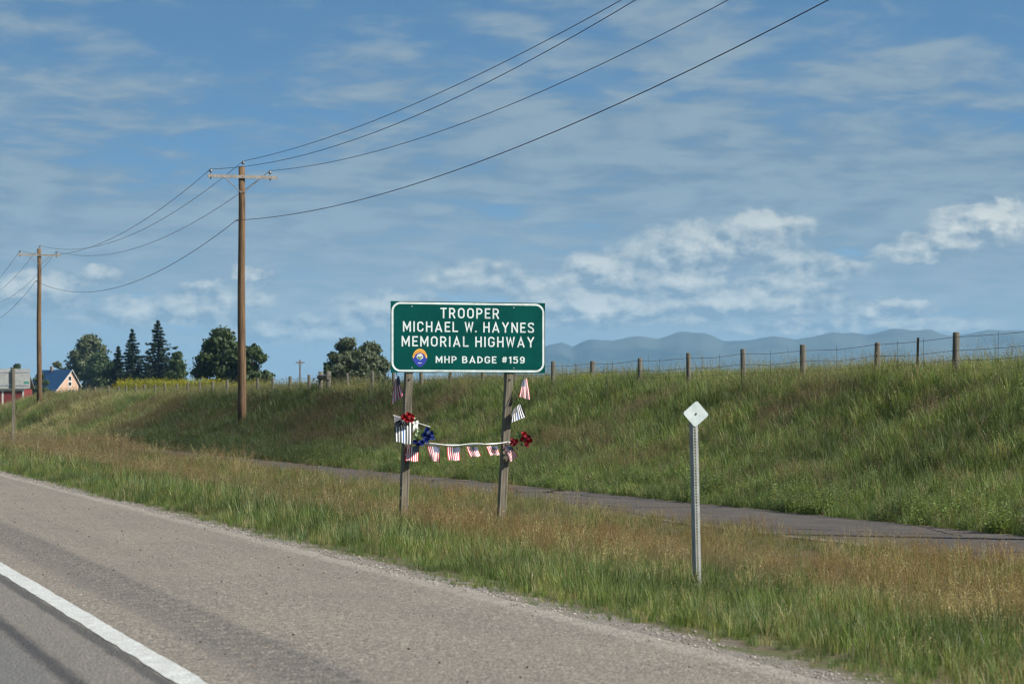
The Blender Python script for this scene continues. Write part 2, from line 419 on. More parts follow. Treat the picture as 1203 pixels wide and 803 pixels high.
def flag_mat(name, thin_blue):
    def f(T, p):
        uv = T.n('ShaderNodeUVMap').outputs[0]; u, v, _ = T.xyz(uv)
        k = T.m('FLOOR', T.m('MULTIPLY', T.m('SUBTRACT', 1.0, v), 13.0))       # stripe number from the top, 0..12
        odd = T.m('MODULO', k, 2.0)
        if thin_blue:
            c = T.mix(odd, (.014, .014, .017), (.80, .80, .80))
            c = T.mix(T.m('COMPARE', k, 6.0, .4), c, (.06, .13, .38))
            canton = (.05, .053, .06); star = (.75, .75, .76)
        else:
            c = T.mix(odd, (.52, .03, .045), (.80, .80, .79))
            canton = (.02, .032, .12); star = (.60, .60, .62)
        # rows of stars
        gx = T.m('FRACT', T.m('MULTIPLY', u, 11.0 / .40)); gy = T.m('FRACT', T.m('MULTIPLY', T.m('SUBTRACT', 1.0, v), 9.0 / .5385))
        ix = T.m('FLOOR', T.m('MULTIPLY', u, 11.0 / .40)); iy = T.m('FLOOR', T.m('MULTIPLY', T.m('SUBTRACT', 1.0, v), 9.0 / .5385))
        chk = T.m('MODULO', T.m('ADD', ix, iy), 2.0)
        rr = T.m('ADD', T.m('POWER', T.m('SUBTRACT', gx, .5), 2.0), T.m('POWER', T.m('SUBTRACT', gy, .5), 2.0))
        st = T.m('MULTIPLY', T.m('LESS_THAN', rr, .13), T.m('SUBTRACT', 1.0, chk))
        cc = T.mix(st, canton, star)
        inc = T.m('MULTIPLY', T.m('LESS_THAN', u, .40), T.m('GREATER_THAN', v, 1 - .5385))
        T.put(p.inputs['Base Color'], T.mix(inc, c, cc))
    return principled(name, (0, 0, 0), .8, spec=.2, build=f)
M_FLAG = flag_mat('flag_cloth', False)
M_TBL = flag_mat('thin_blue_line_cloth', True)

def b_plank(c0, c1, n, axis=0):
    def f(T, p):
        pos = T.n('ShaderNodeTexCoord').outputs['Object']
        k = T.noise(pos, 3, 4)
        T.put(p.inputs['Base Color'], T.mix(k, c0, c1))
    return f
M_WALL = principled('peach_siding', (0, 0, 0), .8, build=b_plank((.48, .30, .215), (.57, .37, .27), 8))
M_WALLB = principled('brown_siding', (0, 0, 0), .8, build=b_plank((.16, .10, .065), (.24, .15, .10), 8))
M_ROOFB = principled('blue_metal_roof', (0, 0, 0), .5, build=b_plank((.008, .045, .125), (.013, .066, .17), 8))
M_TRIM = principled('white_trim', (.66, .64, .60), .6)
M_GLASS = principled('dark_window', (.02, .024, .028), .12)
M_BARN = principled('red_barn_board', (0, 0, 0), .8, build=b_plank((.15, .018, .016), (.23, .03, .026), 8))
M_BARNROOF = principled('grey_roof', (.18, .18, .18), .7)

# ------------------------------------------------------------------ terrain
def crest_env(Y):
    return 1 - sst(Y, 165, 225)
def zground(X, Y):
    X = np.asarray(X, float); Y = np.asarray(Y, float)
    shift = 1.6 * sst(Y, 115, 160)                      # the bank comes nearer to the road further on
    Xp = np.where(X > 16.3, np.maximum(X + shift * sst(X, 16.3, 18.5), X), X)
    prof = np.interp(Xp, [-60, -12, -8, 5.33, 6.2, 8.5, 10.8, 13.1, 16.35, 16.9, 18.2, 19.6, 21.0, 22.5, 26, 40, 90],
                         [-.6, -.3, -.05, -.05, -.12, -.32, -.42, -.315, -.32, -.22, .20, .92, 1.72, 1.90, 1.92, 1.95, 2.0])
    env = crest_env(Y)
    low = np.interp(X, [-60, -8, 5.33, 6.2, 10.5, 16.35, 20, 26, 60], [-.6, -.05, -.05, -.12, -.44, -.30, -.1, .5, .9])
    z = prof * env + low * (1 - env)
    bumpy = (fbm(X, Y, 3.0, 3) - .5) * .38 * sst(X, 16.7, 18.5) * (1 - sst(X, 21, 23)) + (fbm(X, Y, 1.2, 9) - .5) * .10 * sst(X, 6.3, 7.5) * (1 - sst(X, 12.4, 13.0))
    z = z + bumpy * (1 - sst(Y, 250, 320))
    far = 3.4 * sst(Y, 250, 560) * sst(X, 5.33, 30)
    return np.where(Y > 250, np.maximum(z, z * 0 + far * 1.0), z)
def zg(X, Y): return float(zground(X, Y))

xs = np.unique(np.concatenate([[-14000, -9000, -5000, -2500, -1200, -600, -300, -150, -80, -40, -20], np.arange(-14, 5.3, 2.0), [5.32], np.arange(5.5, 30, .45), np.arange(30, 100, 6), [120, 160, 220, 300, 400, 550, 800, 1200, 2000, 3500, 6000, 9000, 14000]]))
ys = np.unique(np.concatenate([[-2000, -900, -400, -200, -100, -50, -20], np.arange(-10, 120, .8), np.arange(120, 260, 1.6), np.arange(264, 640, 10), [700, 800, 1000, 1400, 2000, 3000, 4500, 6500, 9000, 12000, 14000]]))
GX, GY = np.meshgrid(xs, ys); GZ = zground(GX, GY)
nx, ny = len(xs), len(ys)
ii = (np.arange(ny - 1)[:, None] * nx + np.arange(nx - 1)[None, :]).ravel()
me = np_mesh('ground', np.c_[GX.ravel(), GY.ravel(), GZ.ravel()], np.c_[ii, ii + 1, ii + nx + 1, ii + nx])
me.polygons.foreach_set('use_smooth', [True] * len(me.polygons)); me.materials.append(M_GROUND)
tag(link(bpy.data.objects.new('ground', me)), kind='structure')

# road: carriageway and shoulder, with a milled rumble strip
b = MB()
YR = [-60, 0, 40, 100, 200, 400, 800, 1500]
def sheet(b, x0, x1, ylist, z0, z1):
    vs = []; fs = []
    for y in ylist: vs += [(x0, y, z0), (x1, y, z1)]
    for i in range(len(ylist) - 1): fs.append((2 * i, 2 * i + 1, 2 * i + 3, 2 * i + 2))
    b.add(vs, fs)
sheet(b, -9.0, 2.64, YR, 0, 0)
# ragged outer edge
ye = list(np.arange(-2, 120, .12)) + [130, 160, 200, 400, 800, 1500]
vs = []; fs = []
for i, y in enumerate(ye):
    e = 5.33 + (fbm(y, 0, .55, 2) - .5) * .16 + (fbm(y, 0, 6, 1) - .5) * .12
    vs += [(3.06, y, 0), (e, y, 0), (e + .05, y, -.055)]
    if i: k = 3 * i; fs += [(k - 3, k - 2, k + 1, k), (k - 2, k - 1, k + 2, k + 1)]
b.add(vs, fs)
yr = np.arange(-2, 75, .03); vs = []; fs = []
for i, y in enumerate(yr):
    ph = (y / .305) % 1.0
    dpt = -.016 * max(0.0, math.cos((ph - .5) * math.pi / .55)) ** .7 if abs(ph - .5) < .275 else 0.0
    vs += [(2.64, y, 0), (2.70, y, dpt), (3.0, y, dpt), (3.06, y, 0)]
    if i:
        k = 4 * i
        for j in range(3): fs.append((k - 4 + j, k - 3 + j, k + 1 + j, k + j))
b.add(vs, fs)
sheet(b, 2.64, 3.06, [float(yr[-1]), 100, 200, 400, 800, 1500], 0, 0)
tag(b.build('road', M_ROAD), kind='structure')
b = MB(); yl = list(np.arange(-2, 110, .07)) + [130, 160, 200, 400, 800, 1500]
vs = []; fs = []
for i, y in enumerate(yl):
    l = 2.13 + (fbm(y, 3, .25, 2) - .5) * .03; r = 2.285 + (fbm(y, 9, .25, 4) - .5) * .026 + (.006 if (y % 3.1) < 1.2 else 0)
    vs += [(l, y, .004), (r, y, .004)]
    if i: k = 2 * i; fs.append((k - 2, k - 1, k + 1, k))
b.add(vs, fs); tag(b.build('edge_line', M_LINE), kind='structure')
# asphalt bike path
b = MB(); yl = list(np.arange(5, 130, .3)) + list(range(132, 260, 4)) + [300, 400]; vs = []; fs = []
for i, y in enumerate(yl):
    l = 13.15 + (fbm(y, 1, .8, 6) - .5) * .2; r = 16.2 + (fbm(y, 5, .8, 7) - .5) * .22
    vs += [(l - .05, y, -.34), (l, y, -.29), (r, y, -.29), (r + .03, y, -.33)]
    if i:
        k = 4 * i
        for j in range(3): fs.append((k - 4 + j, k - 3 + j, k + 1 + j, k + j))
b.add(vs, fs); tag(b.build('bike_path', M_PATH), kind='structure')

# mountains on the far side of the valley
mprof = [(430, 470), (520, 452), (560, 432), (600, 416), (642, 406), (659, 405), (673, 411), (693, 403), (717, 404), (751, 398), (775, 401.5), (799, 395), (824, 395), (848, 401.5), (882, 399), (911, 395),
         (935, 396.6), (959, 392), (979, 388), (1003, 390), (1017, 393), (1032, 388), (1051, 383), (1076, 384.5), (1095, 383.5), (1114, 389), (1134, 390), (1158, 386), (1177, 387), (1203, 388),
         (1260, 392), (1330, 384), (1400, 390), (1500, 394), (1620, 388), (1800, 400)]
mp = np.array(mprof); cols_ = np.linspace(430, 1800, 420); rows_ = np.linspace(0, 1, 30)
V = []
for r in rows_:
    D = 7600 + 4000 * r
    hgt = math.sin(math.pi * min(1, r / .5 * .5 + 0)) if r < .5 else math.cos((r - .5) * math.pi)
    hgt = max(0.0, hgt) ** 1.9
    for cx in cols_:
        top = np.interp(cx, mp[:, 0], mp[:, 1]); H = (HOR - top) / FPX * 9600
        u = (cx - 601.5) / FPX
        X = D * (S_ + u * C_); Y = D * (C_ - u * S_)
        ridge = 1 - abs(2 * fbm(X, Y, 1300, 4) - 1)
        z = H * hgt * (1 - (.42 * (1 - hgt) + .03) * (1.6 * ridge - .5)) + (fbm(X, Y, 420, 8, 5) - .5) * 46 * hgt + (fbm(X, Y, 230, 12, 5) - .5) * 48 * hgt + 2.2
        V.append((X, Y, max(z, 1.0)))
nc = len(cols_); ii = (np.arange(len(rows_) - 1)[:, None] * nc + np.arange(nc - 1)[None, :]).ravel()
me = np_mesh('mountains', V, np.c_[ii, ii + 1, ii + nc + 1, ii + nc]); me.materials.append(M_MOUNT)
me.polygons.foreach_set('use_smooth', [True] * len(me.polygons))
tag(link(bpy.data.objects.new('mountains', me)), kind='structure')

# air
m = bpy.data.materials.new('valley_haze'); m.use_nodes = True; T = NT(m.node_tree)
pv = T.n('ShaderNodeVolumePrincipled'); pv.inputs['Color'].default_value = (.36, .69, 1.0, 1); pv.inputs['Density'].default_value = 7.0e-5; pv.inputs['Anisotropy'].default_value = 0.0
T.t.links.new(pv.outputs[0], T.n('ShaderNodeOutputMaterial').inputs['Volume'])
tag(MB().box((-14500, -2500, -2.2), (14500, 14500, 370)).build('haze', m), kind='stuff')

# ------------------------------------------------------------------ utility poles and lines
PX = 18.98
def utility_pole(base, top, label, small=1.0, group='utility poles along the bank', full=True):
    """wooden pole with one crossarm; returns where the four wires are tied"""
    base = Vector(base); H = top - base.z
    t = thing('utility_pole', label, 'utility pole', base, 0.0, group)
    n = 7; pts = [(0.06 * math.sin(i * 1.3) * .3, 0.02 * math.cos(i), -0.5 + (H + .5) * i / n) for i in range(n + 1)]
    pts[-1] = (0, 0, H)
    MB().tube(pts, [.178 - .052 * i / n for i in range(n + 1)], 14).build('pole', M_POLE, t, True)
    za = H - .42; L = 1.38
    b = MB().box((-L, -.185, za - .058), (L, -.128, za + .062)); b.build('crossarm', M_ARM, t)
    for s in (-1, 1):
        d = Vector((s * .75, -.19, za - .02)); e = Vector((s * .05, -.15, za - .62))
        b = MB(); nrm = (e - d).normalized(); 
        b.tube([d, d + nrm * .42], .020, 6); b.tube([d + nrm * .42, e], .020, 6)
        b.build('brace', M_STEEL, t)
    b = MB().tube([(0, -.20, za), (0, .17, za)], .02, 6); b.build('through_bolt', M_DARKSTEEL, t)
    ties = []
    for (x, y, z) in ((-1.26, -.157, za + .062), (0.05, -.05, H), (1.10, -.157, za + .062)):
        b = MB(); b.tube([(x, y, z - (.2 if x else .25)), (x, y, z + .13)], .012, 6)
        b.tube([(x, y, z + .08), (x, y, z + .10), (x, y, z + .14), (x, y, z + .155), (x, y, z + .19), (x, y, z + .215)], [.035, .062, .062, .042, .052, .03], 10)
        b.build('insulator', M_PORC, t, True); ties.append(base + Vector((x, y, z + .205)))
        b = MB().box((x - .03, y - .035, z - .16), (x + .03, y + .035, z - .10)); b.build('insulator_bracket', M_DARKSTEEL, t)
    zl = H - 2.12
    b = MB().tube([(-.10, -.05, zl), (-.24, -.05, zl)], .028, 8); b.build('cable_clamp', M_DARKSTEEL, t)
    b = MB(); b.tube([(0, 0, H * .36), (0, 0, H * .36 + .05)], .163, 14); b.build('steel_band', M_DARKSTEEL, t)
    ties.append(base + Vector((-.22, -.05, zl)))
    return t, ties
Y1 = 93.7; Y2 = 160.0; Y0 = Y1 - 70.0; Y3 = Y2 + 62
poles = [utility_pole((PX + 1.0, Y0, zg(PX + 1.0, Y0)), 12.85, 'wooden utility pole standing outside the picture to the right'),
         utility_pole((PX, Y1, zg(PX, Y1)), 10.85, 'tall brown wooden utility pole with pale crossarm, left of the green sign'),
         utility_pole((PX, Y2, zg(PX, Y2)), 11.75, 'smaller, more distant wooden utility pole beside the blue roofed house'),
         utility_pole((PX + .5, Y3, zg(PX + .5, Y3)), 10.9, 'wooden utility pole standing outside the picture to the left')]
wire_names = ['wire at the left end of the crossarms', 'topmost wire over the pole tops', 'wire at the right end of the crossarms', 'lowest cable, below the crossarms']
span_names = ['overhead the right of the picture', 'between the tall and the distant pole', 'running off the left edge']
sags = [(2.05, 1.42, 1.8, 1.6), (1.4, 1.4, 1.4, 1.6), (1.3, 1.3, 1.3, 1.3)]
for s in range(3):
    A_, B_ = poles[s][1], poles[s + 1][1]
    for k in range(4):
        a, c = A_[k], B_[k]; pts = []
        for i in range(33):
            t = i / 32; p = a.lerp(c, t); p.z -= 4 * sags[s][k] * t * (1 - t); pts.append(p)
        r = .0095 if k < 3 else .0115
        o = MB().tube(pts, r, 6).build('power_line', M_CABLE)
        tag(o, wire_names[k] + ', ' + ['right of the tall pole', 'between tall and distant pole', 'left of the distant pole'][s], 'power line', 'overhead lines')
# a far pole on the plain
fp = at(352.5, 446, 420); zb = zg(fp.x, fp.y)
t = thing('utility_pole', 'tiny far-off utility pole with crossarm, on the skyline left of the willow', 'utility pole', (fp.x, fp.y, zb - .2), 0, 'utility poles along the bank')
MB().tube([(0, 0, 0), (0, 0, at(352.5, 422.5, 420).z - zb + .2)], [.16, .12], 8).build('pole', M_POLE, t)
zz = at(0, 425.5, 420).z - zb + .2
MB().box((-.75, -.1, zz - .09), (.8, .0, zz + .09)).build('crossarm', M_POLE, t)
MB().tube([(-.5, -.05, zz), (0, -.05, zz - .6), (.5, -.05, zz)], .05, 5).build('brace', M_STEEL, t)

# ------------------------------------------------------------------ fence on the bank
FX = 21.6
f = thing('wire_fence', 'farm fence of grey round posts and wire along the top of the bank', 'fence', (FX, 45.0, zg(FX, 45.0)))
f0 = Vector(f.location)
def fence_top(Y): return float(np.interp(Y, [30, 38, 46, 58, 100, 160, 190, 220], [2.86, 2.82, 2.70, 2.64, 2.66, 2.64, 2.4, 1.9]))
ypost = []; Y = 30.21
while Y < 166: ypost.append(Y); Y += 3.33
rr = random.Random(3)
for i, Y in enumerate(ypost):
    x = FX + rr.uniform(-.05, .05); z0 = zg(x, Y) - .3; z1 = fence_top(Y) + rr.uniform(-.06, .04)
    lx, ly = rr.uniform(-.04, .04), rr.uniform(-.05, .05); r = rr.uniform(.056, .07)
    pts = [(x - f0.x, Y - f0.y, z0 - f0.z), (x + lx * .5 - f0.x, Y + ly * .5 - f0.y, (z0 + z1) / 2 - f0.z), (x + lx - f0.x, Y + ly - f0.y, z1 - .02 - f0.z), (x + lx - f0.x, Y + ly - f0.y, z1 - f0.z)]
    MB().tube(pts, [r * 1.05, r, r * .95, r * .8], 10).build('post', M_FPOST, f, True)
# thin steel posts between some of them
for px in (1077, 592):
    u = (px - 601.5) / FPX; D = FX / (S_ + u * C_); Y = D * (C_ - u * S_); z1 = fence_top(Y) - .03
    b = MB(); b.box((-.022, -.004, zg(FX, Y) - .3 - f0.z), (.022, .004, z1 - f0.z)); b.box((-.004, -.03, zg(FX, Y) - .3 - f0.z), (.004, .03, z1 - f0.z))
    o = b.build('steel_post', M_DARKSTEEL, f); o.location = (0, Y - f0.y, 0); o.rotation_euler = (0, .035, .3)
# H-brace
Yb = at(380, 440, 93.0).y
for d in (-.65, .65):
    z0 = zg(FX, Yb + d) - .3
    MB().tube([(0, Yb + d - f0.y, z0 - f0.z), (0.02, Yb + d - f0.y, fence_top(Yb) + .12 - f0.z)], .09, 10).build('brace_post', M_FPOST, f, True)
MB().tube([(0, Yb - .8 - f0.y, fence_top(Yb) - .12 - f0.z), (0, Yb + .8 - f0.y, fence_top(Yb) - .10 - f0.z)], .10, 8).build('brace_rail', M_FPOST, f)
for k, dz in enumerate((-.10, -.33, -.52, -.70, -.86)):
    pts = []
    for i, Y in enumerate(ypost):
        pts.append((-.06, Y - f0.y, fence_top(Y) + dz - f0.z + rr.uniform(-.015, .015)))
        if i < len(ypost) - 1: pts.append((-.06, Y + 1.6 - f0.y, fence_top(Y + 1.6) + dz - f0.z - rr.uniform(.01, .05)))
    MB().tube(pts, .0042, 4, cap=False).build('wire', M_FWIRE, f)
for i, Y in enumerate(ypost[:-1]):
    if Y > 95: break
    for q in (.5,) if i % 3 else (.36, .68):
        yy = Y + 3.33 * q
        MB().tube([(-.06, yy - f0.y, fence_top(yy) - .06 - f0.z), (-.055, yy + .02 - f0.y, fence_top(yy) - .95 - f0.z)], .0042, 4, cap=False).build('stay', M_FWIRE, f)

# ------------------------------------------------------------------ lettering drawn with a constant stroke
def ribbon(pts, w, closed=False):
    P = [Vector((p[0], p[1])) for p in pts]
    P = [p for i, p in enumerate(P) if i == 0 or (p - P[i - 1]).length > .004]
    if closed and (P[0] - P[-1]).length < .004: P.pop()
    n = len(P); L = []; R = []
    for i in range(n):
        a = P[i - 1] if (i or closed) else None; c = P[(i + 1) % n] if (i < n - 1 or closed) else None
        d1 = (P[i] - a).normalized() if a is not None else None; d2 = (c - P[i]).normalized() if c is not None else None
        if d1 is None: d1 = d2
        if d2 is None: d2 = d1
        n1 = Vector((-d1.y, d1.x)); n2 = Vector((-d2.y, d2.x)); m = (n1 + n2)
        m = m.normalized() if m.length > 1e-6 else n1
        k = w / 2 / max(.35, m.dot(n1)); L.append(P[i] + m * k); R.append(P[i] - m * k)
    fs = [(i, (i + 1) % n, n + (i + 1) % n, n + i) for i in range(n if closed else n - 1)]
    return L + R, fs
def arc(cx, cy, rx, ry, a0, a1, n=7):
    return [(cx + rx * math.cos(math.radians(a0 + (a1 - a0) * i / n)), cy + ry * math.sin(math.radians(a0 + (a1 - a0) * i / n))) for i in range(n + 1)]
def spline(c, n=5):
    out = []
    for i in range(len(c) - 1):
        p0, p1, p2, p3 = [Vector(c[max(0, min(len(c) - 1, j))]) for j in (i - 1, i, i + 1, i + 2)]
        for k in range(n):
            t = k / n; out.append(tuple(.5 * ((2 * p1) + (p2 - p0) * t + (2 * p0 - 5 * p1 + 4 * p2 - p3) * t * t + (3 * p1 - p0 - 3 * p2 + p3) * t ** 3)))
    return out + [c[-1]]
TW = .165; a = TW / 2; tp = 1 - a
def loop(w, y0=a, y1=tp, r=.27):
    x0, x1 = a, w - a
    r = min(r, (x1 - x0) / 2 - .005)
    return arc(x1 - r, y1 - r, r, r, 0, 90) + arc(x0 + r, y1 - r, r, r, 90, 180) + arc(x0 + r, y0 + r, r, r, 180, 270) + arc(x1 - r, y0 + r, r, r, 270, 360)
def bowl(w, y0, y1, x0=a):
    r = (y1 - y0) / 2; r = min(r, w - a - x0)
    return [(x0, y1)] + arc(w - a - r, y1 - r, r, r, 90, 0) + arc(w - a - r, y0 + r, r, r, 0, -90) + [(x0, y0)]
def glyph(ch):
    o = lambda *p: (list(p), False)
    if ch == 'T': return .58, [o((0, tp), (.58, tp)), o((.29, 0), (.29, tp))]
    if ch == 'I': return TW, [o((a, 0), (a, 1))]
    if ch == 'L': return .54, [o((a, 1), (a, a), (.54, a))]
    if ch == 'E': return .54, [o((.54, tp), (a, tp), (a, a), (.54, a)), o((a, .51), (.47, .51))]
    if ch == 'H': return .64, [o((a, 0), (a, 1)), o((.64 - a, 0), (.64 - a, 1)), o((a, .51), (.64 - a, .51))]
    if ch == 'M': return .78, [o((a, 0), (a, 1)), o((.78 - a, 0), (.78 - a, 1)), o((a, .95), (.39, .28), (.78 - a, .95))]
    if ch == 'N': return .66, [o((a, 0), (a, 1)), o((.66 - a, 0), (.66 - a, 1)), o((a, .95), (.66 - a, .05))]
    if ch == 'A': return .74, [o((a * .9, 0), (.37, .90), (.74 - a * .9, 0)), o((.2, .27), (.54, .27))]
    if ch == 'W': return .86, [o((a * .9, 1), (.235, .13), (.43, .84), (.625, .13), (.86 - a * .9, 1))]
    if ch == 'Y': return .72, [o((a * .9, 1), (.36, .46), (.72 - a * .9, 1)), o((.36, 0), (.36, .48))]
    if ch == 'O': return .66, [(loop(.66), True)]
    if ch == 'C': return .62, [(([(.62 - a, .68)] + arc(.62 - a - .215, tp - .215, .215, .215, 0, 90) + arc(a + .215, tp - .215, .215, .215, 90, 180) + arc(a + .215, a + .215, .215, .215, 180, 270) + arc(.62 - a - .215, a + .215, .215, .215, 270, 360) + [(.62 - a, .33)]), False)]
    if ch == 'G': return .65, [(([(.65 - a, .70)] + arc(.65 - a - .215, tp - .215, .215, .215, 0, 90) + arc(a + .215, tp - .215, .215, .215, 90, 180) + arc(a + .215, a + .215, .215, .215, 180, 270) + arc(.65 - a - .215, a + .215, .215, .215, 270, 360) + [(.65 - a, .46), (.36, .46)]), False)]
    if ch == 'S': return .62, [(spline([(.62 - a, .73), (.50, .90), (.31, .918), (.12, .87), (.085, .73), (.17, .59), (.45, .44), (.535, .28), (.50, .13), (.31, .083), (.12, .11), (.06, .26)]), False)]
    if ch == 'P': return .60, [o((a, 0), (a, 1)), (bowl(.60, .46, tp), False)]
    if ch == 'R': return .63, [o((a, 0), (a, 1)), (bowl(.61, .46, tp), False), o((.34, .46), (.56, 0))]
    if ch == 'B': return .62, [o((a, 0), (a, 1)), (bowl(.58, .52, tp), False), (bowl(.62, a, .52), False)]
    if ch == 'D': return .64, [o((a, 0), (a, 1)), (bowl(.64, a, tp, a), False)]
    if ch == '.': return .16, [o((0, .08), (.16, .08))]
    if ch == '1': return .30, [o((.21, 0), (.21, 1)), o((.02, .76), (.19, .93))]
    if ch == '5': return .58, [o((.54, tp), (.12, tp), (.10, .55)), (spline([(.10, .53), (.22, .62), (.38, .61), (.49, .48), (.495, .3), (.42, .13), (.27, .083), (.12, .11), (.06, .24)]), False)]
    if ch == '9': return .58, [(arc(.29, .66, .205, .255, 0, 360, 16)[:-1], True), (spline([(.495, .64), (.495, .36), (.44, .16), (.3, .083), (.14, .12), (.09, .22)]), False)]
    if ch == '#': return .62, [o((.18, .12), (.26, .95)), o((.38, .12), (.46, .95)), o((.04, .68), (.60, .68)), o((.02, .38), (.58, .38))]
    return .3, []
def lettering(text, x0, x1, z0, h, y, mat, parent, gap=.20, bold=1.0, space=.42):
    adv = []; x = 0
    for ch in text:
        if ch == ' ': x += space; continue
        w, st = glyph(ch)
        if ch == '.': x -= .06
        adv.append((ch, x, st)); x += w + gap
    tot = x - gap; sx = (x1 - x0) / tot
    for ch, ox, st in adv:
        b = MB()
        for k, (pts, cl) in enumerate(st):
            vs, fs = ribbon(pts, TW * bold, cl)
            b.add([(v.x * sx, -k * .0003, v.y * h) for v in vs], fs)
        o = b.build('letter', mat, parent); o.location = (x0 + ox * sx, y, z0)

# ------------------------------------------------------------------ the memorial sign
D0 = 36.6
SB = at(550.5, 603, D0); SB.z = zg(SB.x, SB.y)
Zb = at(550.5, 603, D0).z
KX = FPX / D0 * .957; KZ = FPX / D0
sign = thing('memorial_sign', 'large green highway sign with white lettering and badge on two wooden posts', 'road sign', (SB.x, SB.y, SB.z))
def sl(px, py, y=0.0):           # a place on the sign's own plane, in the sign's own metres
    return Vector(((px - 550.5) / KX, y, (603 - py) / KZ + Zb - SB.z))
SW, SH = 2.44, 1.07; SC0 = sl(550.5, 396.2)
pan = MB().box((-SW / 2, -.004, -SH / 2), (SW / 2, .004, SH / 2)).build('panel', [M_GREEN], sign); pan.location = SC0
pan.data.materials.append(M_ALU); pan.data.polygons[4].material_index = 1
def rrect(w, h, r, n=8):
    return arc(w / 2 - r, h / 2 - r, r, r, 0, 90, n) + arc(-w / 2 + r, h / 2 - r, r, r, 90, 180, n) + arc(-w / 2 + r, -h / 2 + r, r, r, 180, 270, n) + arc(w / 2 - r, -h / 2 + r, r, r, 270, 360, n)
vs, fs = ribbon(rrect(SW - .055, SH - .055, .125), .030, True)
MB().add([(v.x, -.0055, v.y) for v in vs], fs).build('border', M_WHITE, pan)
def tline(text, px0, px1, pyb, hh, **kw):
    p0 = sl(px0, pyb) - SC0; p1 = sl(px1, pyb) - SC0
    lettering(text, p0.x, p1.x, p0.z, hh, -.0055, M_WHITE, pan, **kw)
tline('TROOPER', 517.5, 586.5, 374.0, .160, bold=.85)
tline('MICHAEL W. HAYNES', 473.8, 628, 390.2, .158, bold=.85)
tline('MEMORIAL HIGHWAY', 472.3, 628.4, 407.3, .158, bold=.85)
tline('MHP BADGE #159', 511.9, 616.8, 426.4, .105, bold=1.0)
# badge
bd = sl(493.6, 420.0) - SC0
def flat(name, pts, y, mat, parent, loc): 
    o = MB().add([(p[0], y, p[1]) for p in pts], [tuple(range(len(pts)))]).build(name, mat, parent); o.location = loc; return o
def shield(s):
    out = arc(0, -.02, .126 * s, .165 * s, 0, 180, 14)
    return out + [(-.122 * s, -.035), (-.085 * s, -.10 * s), (-.03 * s, -.152 * s), (0, -.162 * s), (.03 * s, -.152 * s), (.085 * s, -.10 * s), (.122 * s, -.035)]
bo = flat('badge', shield(1.03), -.0056, M_BLACK, pan, bd); bo.scale = (.92, 1, .90)
flat('badge_field', shield(1.0), -.0002 - .0056, M_BLUE, bo, (0, 0, 0))
top = arc(0, -.02, .126, .165, 8, 172, 16); inn = arc(0, -.035, .104, .112, 172, 8, 16)
n = len(top); gv = top + inn
MB().add([(p[0], -.0062, p[1]) for p in gv], [(i, i + 1, 2 * n - 2 - i, 2 * n - 1 - i) for i in range(n - 1)]).build('badge_scroll', M_GOLD, bo)
for rad, a0, a1, nn in ((.148, 150, 30, 13), (.122, 146, 34, 10)):
    for i in range(nn):
        an = math.radians(a0 + (a1 - a0) * i / (nn - 1)); cx, cz = .78 * rad * math.cos(an), -.03 + rad * math.sin(an) * .98
        w = .0055
        MB().add([(cx - w, -.0066, cz - .008), (cx + w, -.0066, cz - .008), (cx + w, -.0066, cz + .008), (cx - w, -.0066, cz + .008)], [(0, 1, 2, 3)]).build('scroll_print', M_RED, bo)
flat('emblem', [(.055 * math.cos(k * .449) * (1 + .18 * math.sin(k * 3.1)), .012 + .052 * math.sin(k * .449) * (1 + .15 * math.cos(k * 2.3))) for k in range(14)], -.0062, M_EMB, bo, (0, 0, 0))
flat('emblem', [(-.045, -.01), (-.02, -.034), (.015, -.036), (.03, -.016), (.0, -.004), (-.012, .022), (-.034, .02)], -.0066, M_EMBG, bo, (0, 0, 0))
flat('emblem', [(-.004, .012), (.034, .016), (.046, .005), (.020, -.002), (.004, .002)], -.0068, M_BLACK, bo, (0, 0, 0))
flat('badge_print', [(-.032, -.098), (.032, -.098), (.032, -.088), (-.032, -.088)], -.0062, M_EMB, bo, (0, 0, 0))
# posts: sawn timber, leaning a little
for px0, px1, py1 in ((484.6, 476.0, 600), (604.0, 590.5, 606)):
    tpnt = sl(px0, 362, .06); bt = sl(px1, py1, .06); bt = bt + (bt - tpnt).normalized() * .6
    ax = (tpnt - bt).normalized(); L = (tpnt - bt).length; sx = Vector((1, 0, 0)); sx = (sx - ax * sx.dot(ax)).normalized(); sy = ax.cross(sx)
    M = Matrix((sx, sy, ax)).transposed().to_4x4(); M.translation = bt
    w, d = .058, .052; c = .008
    ring = [(-w + c, -d), (w - c, -d), (w, -d + c), (w, d - c), (w - c, d), (-w + c, d), (-w, d - c), (-w, -d + c)]
    vs = [(x, y, 0) for x, y in ring] + [(x, y, L) for x, y in ring]
    fs = [(i, (i + 1) % 8, 8 + (i + 1) % 8, 8 + i) for i in range(8)] + [tuple(range(7, -1, -1)), tuple(range(8, 16))]
    po = MB().add(vs, fs).build('post', M_POST, sign); po.matrix_local = M
    zk = (sl(px0, 445) - sl(px1, py1)).length + .6
    MB().tube([(0, -d - .002, zk - .01), (0, -d - .012, zk - .01)], .016, 8).build('bolt', M_DARKSTEEL, po)
for bx_, bz_ in ((-.89, .46), (-.89, -.46), (.72, .46), (.72, -.46)):
    MB().tube([(bx_, -.0045, bz_), (bx_, -.0085, bz_)], .010, 8).build('bolt', M_ALU, pan)
# stringer behind the panel
for dz in (-.33, .33):
    MB().box((-1.1, .004, -.03), (1.1, .012, .03)).build('stiffener', M_ALU, sign).location = SC0 + Vector((0, 0, dz))

